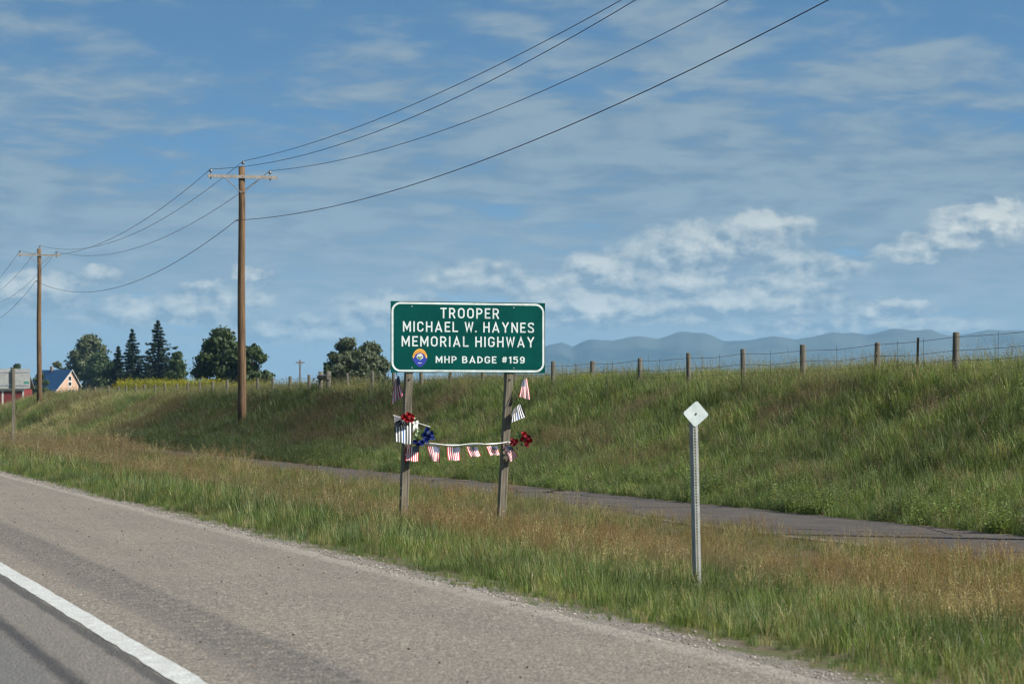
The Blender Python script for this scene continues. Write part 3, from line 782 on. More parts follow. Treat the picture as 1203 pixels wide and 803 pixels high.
# flags ------------------------------------------------------------
def world_of(v): return Vector((SB.x, SB.y, SB.z)) + v
def flag_mesh(name, c, mat, parent=None, wave=.018, nw=2.2, nu=14, nv=10, seed=0, gather=0.0):
    """c: hoist-top, hoist-bottom, fly-top, fly-bottom corners"""
    r = random.Random(seed); ph = r.uniform(0, 6); V = []; UV = []
    for i in range(nu + 1):
        u = i / nu
        for j in range(nv + 1):
            v = j / nv
            top = c[0].lerp(c[2], u); bot = c[1].lerp(c[3], u)
            p = bot.lerp(top, v)
            p = p + Vector((0, wave * math.sin(nw * 6.283 * v + ph + u * 1.5) * (.35 + .65 * u) + wave * .5 * math.sin(5 * u + ph), wave * .25 * math.sin(6.28 * v * 1.5 + ph)))
            V.append(p); UV.append((u, v))
    k = nv + 1
    fs = [(i * k + j, i * k + j + 1, (i + 1) * k + j + 1, (i + 1) * k + j) for i in range(nu) for j in range(nv)]
    me = bpy.data.meshes.new(name); me.from_pydata(V, [], fs); me.materials.append(mat)
    uvl = me.uv_layers.new(name='UVMap')
    for lp in me.loops: uvl.data[lp.index].uv = UV[lp.vertex_index]
    me.polygons.foreach_set('use_smooth', [True] * len(fs))
    return link(bpy.data.objects.new(name, me), parent)
def hand_flag(label, corners, mat, stick, smat, seed, ys, wave=.018, grp=None):
    org = world_of(sl(*corners[0], ys))
    t = thing('flag', label, 'flag', org, 0, grp)
    cc = [sl(px, py, ys) - sl(*corners[0], ys) for px, py in corners]
    flag_mesh('cloth', cc, mat, t, wave, seed=seed)
    p0 = sl(*stick[0], ys + .02) - sl(*corners[0], ys); p1 = sl(*stick[1], ys + .02) - sl(*corners[0], ys)
    MB().tube([p0, p1], .006, 6).build('flag_stick', smat, t)
hand_flag('small striped flag hanging in shade below the sign, left of the left post', [(474.5, 441), (469, 447), (480.5, 463), (465.5, 475.5)], M_FLAG, [(471.5, 436), (474, 449)], M_DSTICK, 2, .24, .03)
hand_flag('small bright striped flag hanging under the lower right corner of the sign', [(612.5, 446), (617.5, 444), (607.5, 465.5), (621, 469.5)], M_FLAG, [(616, 437.5), (600, 473)], M_DSTICK, 4, -.10, .014)  # dark stick added to draw the dark line below the sign's corner
hand_flag('black and white flag with one blue stripe tied to the right post', [(600.5, 481), (609.5, 473.5), (597.5, 496.5), (616.5, 489.5)], M_TBL, [(610, 472), (597, 499)], M_DSTICK, 6, -.10, .008)
hand_flag('larger black and white flag with one blue stripe hanging beside the left post', [(461.3, 488), (482.5, 494), (462.2, 517.5), (482.0, 522)], M_TBL, [(460.5, 487.2), (503.5, 501)], M_ROPE, 8, -.13, .008)
# garland
gx0, gx1 = 476, 594
gt = thing('flag_garland', 'white cord of six small striped flags strung between the two sign posts', 'garland', world_of(sl(484, 521, -.08)))
go = sl(484, 521, -.08)
def gy(px): return 521 + 2.2 * math.sin(math.pi * (px - 490) / 105) * .9 - (px - 490) * .012
pts = [sl(px, gy(px), -.075) - go for px in np.linspace(474, 600, 28)]
MB().tube(pts, .011, 6).build('cord', M_ROPE, gt, True)
MB().tube([p + Vector((0, -.016, .012 * math.sin(i * .6) + .006)) for i, p in enumerate(pts[4:-1])], .008, 6).build('ribbon', M_ROPE, gt, True)
gf = [[(476.5, 523), (491.5, 523), (475.5, 540), (490.5, 541.5)], [(500.5, 523), (515, 524), (504, 539), (514.5, 543)], [(523, 524.5), (538.5, 525), (525, 540), (539, 540.5)],
      [(545.5, 524), (559, 525), (551, 536), (563.5, 535.5)], [(568.5, 524), (582, 523.5), (574, 534.5), (586, 534)], [(589, 523), (599, 523.5), (597, 543), (606.5, 536)]]
for i, c in enumerate(gf):
    # hung by the hoist: canton on the right
    cc = [sl(c[1][0], c[1][1], -.085) - go, sl(c[0][0], c[0][1], -.085) - go, sl(c[3][0], c[3][1], -.085) - go, sl(c[2][0], c[2][1], -.085) - go]
    flag_mesh('flag', cc, M_FLAG, gt, .022, nw=1.2, nu=8, nv=8, seed=20 + i)
# silk flowers
def flower_head(mat, r, seed):
    rr = random.Random(seed); b = MB()
    for ring, (n, tilt, ln) in enumerate(((7, .25, 1.0), (6, .75, .85), (5, 1.15, .6))):
        for k in range(n):
            an = 6.283 * k / n + ring * .5 + rr.uniform(-.15, .15); L = r * ln * rr.uniform(.85, 1.1); w = L * .48
            d = Vector((math.cos(an) * math.cos(tilt), -math.sin(tilt), math.sin(an) * math.cos(tilt))); s = Vector((-math.sin(an), 0, math.cos(an)))
            c = Vector((0, -.006 * ring, 0)); up = Vector((0, -1, 0))
            b.add([c, c + d * L * .5 + s * w, c + d * L + s * w * .45 + up * L * .16, c + d * L - s * w * .45 + up * L * .16, c + d * L * .5 - s * w, c + d * L * .5 - up * L * .08], [(0, 1, 5), (5, 1, 2), (5, 2, 3), (5, 3, 4), (0, 5, 4)])
    return b
def bouquet(label, spots, leaves, ys, seed):
    rr = random.Random(seed); o0 = sl(spots[0][0], spots[0][1], ys)
    t = thing('silk_flowers', label, 'flowers', world_of(o0))
    for i, (px, py, r, mat) in enumerate(spots):
        o = flower_head(mat, r * .88, seed * 31 + i).build('flower', mat, t)
        o.location = sl(px, py, ys - rr.uniform(.0, .06)) - o0; o.rotation_euler = (rr.uniform(-.7, .5), rr.uniform(-1, 1), rr.uniform(-.6, .6))
    for (px, py, ln, ang, mat) in leaves:
        b = MB(); an = math.radians(ang); d = Vector((math.cos(an), rr.uniform(-.4, .1), math.sin(an))).normalized(); s = Vector((-math.sin(an), 0, math.cos(an)))
        b.add([(0, 0, 0), d * ln * .45 + s * ln * .24, d * ln, d * ln * .45 - s * ln * .24, d * ln * .45 + Vector((0, .01, 0))], [(0, 1, 4), (1, 2, 4), (2, 3, 4), (3, 0, 4)])
        o = b.build('leaf', mat, t); o.location = sl(px, py, ys + .01) - o0
    MB().tube([sl(px_, py_, ys + .03) - o0 for px_, py_ in (spots[0][:2], (spots[0][0] * .5 + spots[-1][0] * .5, spots[0][1] + 2), spots[-1][:2])], .005, 5).build('stem', M_LEAF, t)
R_, DR, BL = M_PRED, M_PDRED, M_PBLUE
bouquet('bunch of red artificial flowers on top of the blue-striped flag, left post', [(471, 489.5, .055, R_), (476, 487.5, .06, R_), (480, 489, .055, R_), (474, 492.5, .055, R_), (479, 492.8, .05, R_), (468.8, 491.5, .04, R_)],
        [(468, 494, .09, 200, M_BLACK), (472, 496, .08, 260, M_BLACK), (482, 491, .06, 10, M_PALE), (470, 495, .08, 230, M_BLACK), (476, 496, .07, 290, M_LEAF)], -.17, 3)
bouquet('bunch of deep blue artificial flowers with pale leaves on the left post', [(497, 504.5, .06, BL), (502, 508.5, .055, BL), (495, 510, .055, BL), (500.5, 513.5, .06, BL), (505, 514, .04, BL), (496, 517, .06, BL), (491, 520, .055, BL), (486, 521.5, .05, BL), (483.5, 517.5, .045, BL)],
        [(488, 508, .09, 80, M_PALE), (490, 511, .08, 120, M_LEAF), (491, 515, .11, 200, M_LEAF), (492, 513, .11, 60, M_LEAF), (489, 517, .10, 150, M_LEAF), (493, 516, .09, 300, M_LEAF), (487, 512, .07, 100, M_PALE), (488, 515, .1, 240, M_BLACK)], -.15, 5)
bouquet('bunch of red artificial flowers on the right sign post', [(612.5, 510, .055, R_), (616.5, 513.5, .055, DR), (611.5, 515.5, .05, R_), (615.5, 518.5, .058, R_), (619.5, 517, .045, R_), (614.5, 523, .05, DR), (599, 517.5, .05, DR), (603, 518.5, .052, DR), (601.5, 522, .045, DR), (597, 520.5, .04, DR)],
        [(606, 514, .09, 60, M_LEAF), (607, 517, .08, 350, M_LEAF), (606, 520, .09, 200, M_LEAF), (600, 525, .09, 250, M_BLACK), (607, 511, .07, 110, M_LEAF), (609, 520, .07, 300, M_LEAF), (604, 524, .08, 280, M_BLACK)], -.13, 7)
# bow of white ribbon on the left post
t = thing('ribbon_bow', 'small white ribbon bow tied round the left sign post beside red flowers', 'ribbon', world_of(sl(485.5, 497, -.1)))
for k, (ang, ln) in enumerate(((35, .07), (150, .065), (-60, .11), (-100, .13), (-20, .06))):
    an = math.radians(ang); d = Vector((math.cos(an), 0, math.sin(an))); s = Vector((-math.sin(an), 0, math.cos(an)))
    vs = []
    for i in range(5):
        q = i / 4; p = d * ln * q + Vector((0, -.02 * math.sin(3.1 * q), 0)); w = .006 + .014 * math.sin(3.1 * q)
        vs += [p + s * w, p - s * w]
    MB().add(vs, [(2 * i, 2 * i + 1, 2 * i + 3, 2 * i + 2) for i in range(4)]).build('ribbon_loop' if k < 2 else 'ribbon_tail', M_ROPE, t)

# ------------------------------------------------------------------ delineator post beside the shoulder
DP = at(820.5, 690, 21.2); gz = zg(DP.x, DP.y)
topz = at(815, 474, 21.2).z
t = thing('delineator_post', 'perforated steel post with white diamond reflector in the orange grass', 'delineator', (DP.x, DP.y, gz))
H = topz - gz - .03; lean = Vector(((815.2 - 820.5) / (FPX / 21.2), 0, 0))
b = MB(); n = int((H + .2) / .0254); hw = .030; hh = .0082
for i in range(n):
    z0 = -.2 + i * .0254; z1 = z0 + .0254; zc0 = z0 + .0127 - hh; zc1 = z0 + .0127 + hh
    for (x0, x1, a0, a1) in ((-.013, -hh, z0, z1), (hh, .013, z0, z1), (-hh, hh, z0, zc0), (-hh, hh, zc1, z1)):
        b.add([(x0, 0, a0), (x1, 0, a0), (x1, 0, a1), (x0, 0, a1)], [(0, 1, 2, 3)])
for s in (-1, 1):
    b.add([(s * .013, 0, -.2), (s * .026, .024, -.2), (s * .026, .024, -.2 + n * .0254), (s * .013, 0, -.2 + n * .0254)], [(0, 1, 2, 3)])
    b.add([(s * .026, .024, -.2), (s * .041, .025, -.2), (s * .041, .025, -.2 + n * .0254), (s * .026, .024, -.2 + n * .0254)], [(0, 1, 2, 3)])
po = b.build('post', M_GALV, t)
sh = Matrix.Identity(4); sh[0][2] = lean.x / H; po.data.transform(sh)
md = po.modifiers.new('sheet', 'SOLIDIFY'); md.thickness = .003
q = .084; pts = rrect(2 * q, 2 * q, .02, 5)
b = MB(); k = len(pts)
b.add([(p[0], -.002, p[1]) for p in pts] + [(p[0], .002, p[1]) for p in pts], [tuple(range(k)), tuple(range(2 * k - 1, k - 1, -1))] + [(i, (i + 1) % k, k + (i + 1) % k, k + i) for i in range(k)])
ro = b.build('reflector', M_WHITE, t); ro.location = (lean.x + .012, -.008, at(815, 486, 21.2).z - gz); ro.rotation_euler = (0, math.radians(45 + 4), math.radians(-8))
MB().tube([(0, -.006, 0), (0, .02, 0)], .009, 8).build('bolt', M_DARKSTEEL, ro)

# ------------------------------------------------------------------ sign seen from behind, far left
Bp = at(16, 527, 93.0); gz = zg(Bp.x, Bp.y); KB = FPX / 93.0
t = thing('road_sign', 'grey back of a road sign on a wooden post at the far left edge', 'road sign', (Bp.x, Bp.y, gz))
def bl(px, py, y=0): return Vector(((px - 16) / KB, y, at(px, py, 93.0).z - gz))
p0 = bl(-42, 456); p1 = bl(35.5, 433)
pn = MB().box((p0.x, .06, p0.z), (p1.x, .066, p1.z)).build('panel', M_GALV, t)
for px in (16, -24):
    x = bl(px, 0).x
    MB().box((x - .055, -.05, -.5), (x + .055, .058, p1.z + .02)).build('post', M_POST, t)
for zz in (p0.z + .12, p1.z - .12): MB().box((p0.x + .05, .048, zz - .02), (p1.x - .05, .059, zz + .02)).build('stiffener', M_ALU, t)
p0 = bl(28.5, 450.5); p1 = bl(34, 447.5)
MB().box((p0.x, .056, p0.z), (p1.x, .059, p1.z)).build('reflection_patch', principled('teal_reflection', (.05, .20, .16), .5), t)  # green reflection on the sign back, put in as a thin teal patch

# ------------------------------------------------------------------ farm buildings
D_H = 600.0
c0 = at(66, 469, D_H); RT = Vector((C_, -S_, 0)); FW = Vector((S_, C_, 0))
hz = c0.z
ha = math.radians(46)
gd = RT * math.cos(ha) + FW * math.sin(ha); ld = -RT * math.sin(ha) + FW * math.cos(ha)
hs = thing('farmhouse', 'peach gabled farmhouse with steep blue metal roof at far left', 'house', (c0.x, c0.y, hz))
def hp(g_, l_, z): return gd * g_ + ld * l_ + Vector((0, 0, z))
G, Lh, PKx, PKz, EL, ER = 6.7, 13.0, 4.6, 7.2, 2.2, 3.9
prof = [(0, -1.5), (G, -1.5), (G, ER), (PKx, PKz), (0, EL)]
b = MB(); vs = [hp(x, 0, z) for x, z in prof] + [hp(x, Lh, z) for x, z in prof]
b.add(vs, [(0, 1, 2, 3, 4), (9, 8, 7, 6, 5), (0, 4, 9, 5), (2, 1, 6, 7)]); b.build('wall', M_WALL, hs)
b = MB(); 
for (xa, za, xb, zb) in ((-.55, EL - .45, PKx, PKz + .12), (G + .7, ER - .75, PKx, PKz + .12)):
    v = [hp(xa, -.45, za), hp(xb, -.45, zb), hp(xb, Lh + .4, zb), hp(xa, Lh + .4, za)]; v2 = [p + Vector((0, 0, .16)) for p in v]
    b.add(v + v2, [(0, 1, 2, 3), (7, 6, 5, 4), (0, 4, 5, 1), (1, 5, 6, 2), (2, 6, 7, 3), (3, 7, 4, 0)])
rf = b.build('roof', M_ROOFB, hs)
for (xa, za, xb, zb) in ((-.6, EL - .5, PKx, PKz + .10), (G + .75, ER - .8, PKx, PKz + .10)):
    v = [hp(xa, -.5, za - .05), hp(xb, -.5, zb - .05), hp(xb, -.5, zb + .12), hp(xa, -.5, za + .12)]; v2 = [p + ld * .04 for p in v]
    MB().add(v + v2, [(3, 2, 1, 0), (4, 5, 6, 7), (0, 1, 5, 4), (3, 7, 6, 2)]).build('bargeboard', M_TRIM, rf)
b = MB(); p = hp(PKx - .3, Lh * .62, PKz - .4); b.tube([p, p + Vector((0, 0, 1.5))], .35, 4); b.build('chimney', M_WALLB, rf)
def hwin(g0, g1, z0, z1, face='g'):
    if face == 'g': P = lambda a_, z, o_: hp(a_, -o_, z)
    else: P = lambda a_, z, o_: hp(-o_, a_, z)
    fr = .13
    w = MB(); w.add([P(g0 - fr, z0 - fr, .03), P(g1 + fr, z0 - fr, .03), P(g1 + fr, z1 + fr, .03), P(g0 - fr, z1 + fr, .03), P(g0, z0, .03), P(g1, z0, .03), P(g1, z1, .03), P(g0, z1, .03)],
          [(0, 1, 5, 4), (1, 2, 6, 5), (2, 3, 7, 6), (3, 0, 4, 7)]); wo = w.build('window', M_TRIM, hs)
    MB().add([P(g0, z0, .015), P(g1, z0, .015), P(g1, z1, .015), P(g0, z1, .015)], [(0, 1, 2, 3)]).build('pane', M_GLASS, wo)
hwin(3.7, 4.55, 4.75, 5.75); hwin(3.7, 4.55, 3.45, 4.35); hwin(3.65, 4.5, .95, 2.45); hwin(1.0, 1.75, .95, 1.75)
hwin(1.5, 2.6, .2, 1.8, 'l'); hwin(5, 6.4, .6, 1.8, 'l')
MB().box((-.3, -.02, -.1), (.3, .0, .1)).build('vent', M_TRIM, hs).location = hp(4.1, -.08, 3.0)
for l_ in (.3, 3.3): 
    p = hp(-.4, l_, -1.2); MB().tube([p, p + Vector((0, 0, 3.2))], .09, 6).build('porch_post', M_TRIM, hs)
# lean-to in brown and tan beside it
c1 = at(26, 470, 590); t = thing('shed', 'low brown shed with a tan doorway between red barn and blue roof', 'shed', (c1.x, c1.y, c1.z - 1.5), -TH)
MB().box((0, 0, 0), (4.2, 4, 3.2)).build('wall', M_WALLB, t)
MB().add([(-.3, -.3, 3.15), (4.5, -.3, 3.15), (4.5, 4.3, 4.0), (-.3, 4.3, 4.0), (-.3, -.3, 3.3), (4.5, -.3, 3.3), (4.5, 4.3, 4.15), (-.3, 4.3, 4.15)], [(3, 2, 1, 0), (4, 5, 6, 7), (0, 1, 5, 4), (1, 2, 6, 5), (2, 3, 7, 6), (3, 0, 4, 7)]).build('roof', M_WALLB, t)
MB().box((1.4, -.06, 1.0), (2.0, 0, 3.0)).build('door', M_WALL, t); MB().box((.4, -.04, 1.6), (1.0, 0, 2.4)).build('window', M_GLASS, t)
# barn
c2 = at(-16, 479, 400); KBn = FPX / 400; bz = zg(c2.x, c2.y)
t = thing('barn', 'red barn with white corner boards and low roof at the left edge', 'barn', (c2.x, c2.y, min(bz, c2.z) - .3), -TH)
hb = c2.z - t.location.z
x1 = (28 + 16) / KBn
MB().box((0, 0, 0), (x1, 7, hb + 3.15)).build('wall', M_BARN, t)
MB().add([(-.4, -.35, hb + 3.1), (x1 + .4, -.35, hb + 3.1), (x1 + .4, 3.5, hb + 5.2), (-.4, 3.5, hb + 5.2), (x1 + .4, 7.3, hb + 3.1), (-.4, 7.3, hb + 3.1),
          (-.4, -.35, hb + 3.3), (x1 + .4, -.35, hb + 3.3), (x1 + .4, 3.5, hb + 5.4), (-.4, 3.5, hb + 5.4), (x1 + .4, 7.3, hb + 3.3), (-.4, 7.3, hb + 3.3)],
         [(0, 3, 2, 1), (3, 5, 4, 2), (6, 7, 8, 9), (9, 8, 10, 11), (0, 1, 7, 6), (4, 5, 11, 10), (1, 2, 8, 7), (2, 4, 10, 8), (0, 6, 9, 3), (3, 9, 11, 5)]).build('roof', M_BARNROOF, t)
for px in (3.2, 27.2):
    x = (px + 16) / KBn; MB().box((x - .13, -.05, 0), (x + .13, 0, hb + 3.1)).build('corner_board', M_TRIM, t)
MB().box((0, -.055, hb + 2.85), (x1, 0, hb + 3.05)).build('fascia', M_TRIM, t)
x = (13 + 16) / KBn; MB().box((x - .1, -.06, 0), (x + .1, 0, hb + 1.0)).build('door_board', M_TRIM, t)
for (a0, a1) in ((0, 2.0), (3.3, 5.6)):
    MB().box((a0 + .2, -.03, 0), (a1, 0, hb + .95)).build('dark_panel', M_GLASS, t)
# low white rail fence beside the barn
c3 = at(29, 476, 395); t = thing('picket_fence', 'low grey white picket fence right of the red barn', 'fence', (c3.x, c3.y, c3.z - 1.0), -TH)
for i in range(12): MB().box((i * .2, 0, 0), (i * .2 + .11, .03, 1.35 + .05 * (i % 2))).build('picket', M_TRIM, t)
for z in (.5, 1.2): MB().box((0, .03, z), (2.4, .07, z + .09)).build('rail', M_TRIM, t)

# ------------------------------------------------------------------ trees
def add_vary(me, vals, domain='POINT'):
    at_ = me.attributes.new('vary', 'FLOAT', domain); at_.data.foreach_set('value', np.asarray(vals, np.float32))
def leaf_cloud(name, P, N, size, mat, parent, r, vary):
    """one small bent leaf-spray per point"""
    n = len(P)
    t = r.normal(size=(n, 3)); t -= N * (t * N).sum(1, keepdims=True); t /= np.linalg.norm(t, axis=1, keepdims=True) + 1e-9
    b_ = np.cross(N, t); s = (size * r.uniform(.55, 1.35, n))[:, None]
    V = np.stack([P - t * s, P - b_ * s * .55 + N * s * .12, P + t * s, P + b_ * s * .55 - N * s * .1], 1).reshape(-1, 3)
    q = np.arange(n * 4).reshape(n, 4)
    me = np_mesh(name, V, q); me.materials.append(mat)
    add_vary(me, np.repeat(vary, 4))
    return link(bpy.data.objects.new(name, me), parent)
def tree_label(t): return t
def broadleaf(name, label, px0, px1, pytop, pybase, D, mat, nl=26, nleaf=7000, leaf=.34, seed=1, trunkh=.22, airy=0.0, shape=1.0, cat='tree', group='trees beyond the bank', asym=0.0, lobe=1.0, dome=False):
    r = np.random.default_rng(seed); pc = (px0 + px1) / 2
    base = at(pc, pybase, D); gz = min(zg(base.x, base.y), base.z); base.z = gz
    W_ = (px1 - px0) / FPX * D; topz = at(pc, pytop, D).z; H = topz - gz
    t = thing(name, label, cat, base, -TH, group)
    zc_ = trunkh * H; hh = (H - zc_)
    lobes = []
    for k in range(nl):
        for _ in range(60):
            p = r.uniform(-1, 1, 3)
            if (p ** 2).sum() < 1: break
        zrel = p[2] * .5 + .5
        wid = (math.sin(math.pi * min(1, (zrel * .80 + .16))) ** .7) * shape
        if dome: zrel = r.uniform(0, 1) ** 1.15; wid = (1 - .72 * zrel ** 2.0) * shape
        ph = math.atan2(p[1], p[0]); rad = math.sqrt(p[0] ** 2 + p[1] ** 2) ** .7
        lr = W_ * r.uniform(.10, .20) * (1.1 - .4 * zrel) * lobe
        if dome: rad = math.sqrt(r.uniform(0, 1))
        rad = max(0, rad * wid * W_ / 2 - lr * (.35 if dome else .7))
        lobes.append((rad * math.cos(ph) + asym * W_ * (zrel - .5), rad * math.sin(ph), zc_ + hh * (.06 + .90 * zrel) - lr * .4, lr))
    lobes.append((0, 0, H - W_ * .12, W_ * .12))
    lobes = np.array(lobes)
    w = lobes[:, 3] ** 2; w /= w.sum(); cnt = (w * nleaf).astype(int)
    P = []; N = []; va = []
    for (x, y, z, lr), c in zip(lobes, cnt):
        d = r.normal(size=(c, 3)); d /= np.linalg.norm(d, axis=1, keepdims=True)
        rr_ = lr * (r.uniform(.25, 1.0, c) ** .45) * (1 + .22 * r.normal(size=c))
        sc_ = np.array([1.15, 1.15, .82])
        P.append(np.array([x, y, z]) + d * rr_[:, None] * sc_); N.append(d + r.normal(size=(c, 3)) * .6)
        va.append(np.clip(r.uniform(.0, 1.0) * .5 + r.uniform(0, .5, c), 0, 1))
    P = np.concatenate(P); N = np.concatenate(N); N /= np.linalg.norm(N, axis=1, keepdims=True); va = np.concatenate(va)
    if airy > 0:
        keep = fbm(P[:, 0] + P[:, 1] * .7, P[:, 2], W_ * .10, seed) > airy
        P, N, va = P[keep], N[keep], va[keep]
    leaf_cloud('crown', P, N, leaf, mat, t, r, va)
    b = MB(); rt = max(.12, H * .022)
    b.tube([(0, 0, -.3), (.05, 0, H * .3), (.1, .05, H * .62), (0, 0, H * .85)], [rt, rt * .8, rt * .45, rt * .15], 8)
    for (x, y, z, lr) in lobes[::2]:
        z0 = max(H * .12, z * .55); b.tube([(.05, 0, z0), (x * .5, y * .5, z0 * .45 + z * .55), (x, y, z)], [rt * .4, rt * .25, rt * .08], 5)
    b.build('trunk', M_BARK, t, True)
    return t
def spruce(label, pc, wpx, pytop, pybase, D, mat, seed=1, n_t=22, group='trees beyond the bank'):
    r = np.random.default_rng(seed); base = at(pc, pybase, D); gz = min(zg(base.x, base.y), base.z); base.z = gz
    H = at(pc, pytop, D).z - gz; R_ = wpx / FPX * D / 2
    t = thing('spruce_tree', label, 'spruce', base, -TH, group)
    P = []; N = []; va = []; b = MB()
    b.tube([(0, 0, -.3), (0, 0, H * .5), (0, 0, H * .985)], [H * .018, H * .011, .02], 8)
    for k in range(n_t):
        q = k / (n_t - 1); z = H * (.08 + .88 * q); L0 = R_ * (1 - q) ** .80 + .12
        nb = max(5, int(11 * (1 - q) + 4))
        for j in range(nb):
            an = 6.283 * j / nb + r.uniform(-.3, .3) + k; L = L0 * r.uniform(.45, 1.2)
            if r.random() < .08: L *= 1.25
            m_ = max(9, int(44 * (L / R_) + 10))
            s = r.uniform(.1, 1, m_) ** .8; zz = z - L * .30 * s + L * .20 * s ** 2.2 + r.normal(size=m_) * .10
            side = r.normal(size=m_) * L * .13 * (1.1 - s)
            P.append(np.c_[math.cos(an) * L * s - math.sin(an) * side, math.sin(an) * L * s + math.cos(an) * side, zz - np.abs(side) * .4])
            nn = np.c_[r.normal(size=m_) * .5, r.normal(size=m_) * .5, np.ones(m_)]; N.append(nn)
            va.append(np.clip(r.uniform(0, .5) + r.uniform(0, .5, m_), 0, 1))
            if k % 2 == 0: b.tube([(0, 0, z), (math.cos(an) * L * .8, math.sin(an) * L * .8, z - L * .2)], [.05, .015], 4)
    P = np.concatenate(P); N = np.concatenate(N); N /= np.linalg.norm(N, axis=1, keepdims=True)
    leaf_cloud('crown', P, N, .36, mat, t, r, np.concatenate(va))
    b.build('trunk', M_BARK, t, True)
L_SPR = leafy('spruce_needles', leafcol((.010, .022, .014), (.026, .046, .022)), .12, .7)
L_DARK = leafy('dark_foliage', leafcol((.020, .038, .012), (.060, .090, .026)), .25, .6)
L_MID = leafy('mid_foliage', leafcol((.030, .055, .016), (.075, .105, .032)), .3, .6)
L_PALE = leafy('pale_foliage', leafcol((.060, .078, .034), (.125, .14, .060)), .3, .6)
L_WILL = leafy('willow_foliage', leafcol((.065, .085, .050), (.15, .175, .10)), .3, .6)
broadleaf('broadleaf_tree', 'pale airy tree with a rounded crown behind the blue roofed house', 74, 140, 391, 455, 660, L_PALE, 34, 9000, .50, 21, .2, .34)
broadleaf('broadleaf_tree', 'dense green tree beside the gable of the blue roofed house', 86, 150, 414, 458, 640, L_MID, 30, 9000, .5, 22, .02, dome=True)
broadleaf('broadleaf_tree', 'low dusty green tree showing just above the blue roof', 50, 84, 424, 460, 680, L_PALE, 14, 3000, .5, 23, .1)
broadleaf('broadleaf_tree', 'dark tree standing between the far utility pole and the blue roof', 34, 62, 437, 474, 585, L_DARK, 16, 4500, .42, 24, .03)
broadleaf('broadleaf_tree', 'dark flat-topped tree peeping over the grey sign back', 7, 33, 427, 470, 620, L_DARK, 12, 2600, .5, 25, .55, .3)
broadleaf('broadleaf_tree', 'dark bushy tree filling in below the two left spruces', 112, 160, 424, 458, 470, L_DARK, 18, 6000, .38, 29, .02, dome=True)
broadleaf('broadleaf_tree', 'dark bushy tree filling in below the tallest spruce', 150, 214, 428, 458, 445, L_DARK, 22, 7000, .38, 30, .02, dome=True)
spruce('slim small spruce, leftmost of the three spruces', 139, 28, 406, 456, 455, L_SPR, 31, 18)
spruce('narrow pointed spruce, the middle one of three', 155.5, 50, 385, 456, 460, L_SPR, 32, 22)
spruce('tallest and broadest spruce, rightmost of the three', 185.5, 74, 374, 456, 440, L_SPR, 33, 26)
broadleaf('broadleaf_tree', 'small grey green tree just right of the tallest spruce', 195, 224, 412, 455, 430, L_MID, 30, 7000, .34, 26, .02, .15, dome=True, lobe=1.5)
broadleaf('broadleaf_tree', 'big dark round-crowned tree behind the tall utility pole', 221, 300, 383, 455, 300, L_DARK, 46, 20000, .26, 27, .08, .1)
broadleaf('broadleaf_tree', 'lower green tree leaning out right of the tall utility pole', 276, 321, 404, 455, 296, L_MID, 30, 11000, .25, 28, .04, .1, dome=True)
broadleaf('willow_shrub', 'grey green willow with ragged top, left one of the pair beside the sign', 376, 436, 397, 452, 250, L_WILL, 60, 21000, .22, 41, .02, .16, cat='shrub', lobe=1.0, shape=1.05, dome=True)
broadleaf('willow_shrub', 'grey green willow, right one of the pair partly touching the sign', 404, 466, 400, 452, 246, L_WILL, 60, 21000, .22, 42, .02, .14, cat='shrub', lobe=1.0, shape=1.05, dome=True)
broadleaf('willow_shrub', 'small dark bush over the fence brace left of the willows', 374, 394, 429, 450, 240, L_DARK, 12, 2200, .18, 43, .04, .1, cat='shrub', dome=True)

# ------------------------------------------------------------------ grass
def blade(V, Q, T, MI, VA, base, ang, L, w, bend, r, mi=0, seg=4, v0=None, twist=0.0):
    """a bent tapering blade"""
    d = np.array([math.cos(ang), math.sin(ang)]); s = np.array([-d[1], d[0]]); a0 = r.uniform(-.5, .5); ca, sa = math.cos(a0 + twist), math.sin(a0 + twist)
    s = np.array([s[0] * ca - s[1] * sa, s[0] * sa + s[1] * ca])
    b0 = len(V); va = r.uniform() if v0 is None else v0
    for k in range(seg + 1):
        t = k / seg; h = L * (t - .35 * bend * t * t); o = L * bend * t * t * .75
        ww = w * (1 - t ** 1.6) * .5 + .0004
        c = np.array([base[0] + d[0] * o, base[1] + d[1] * o, h])
        V.append((c[0] - s[0] * ww, c[1] - s[1] * ww, c[2])); V.append((c[0] + s[0] * ww, c[1] + s[1] * ww, c[2])); VA += [va, va]
    for k in range(seg): Q.append((b0 + 2 * k, b0 + 2 * k + 1, b0 + 2 * k + 3, b0 + 2 * k + 2)); MI.append(mi)
    return V[-1]
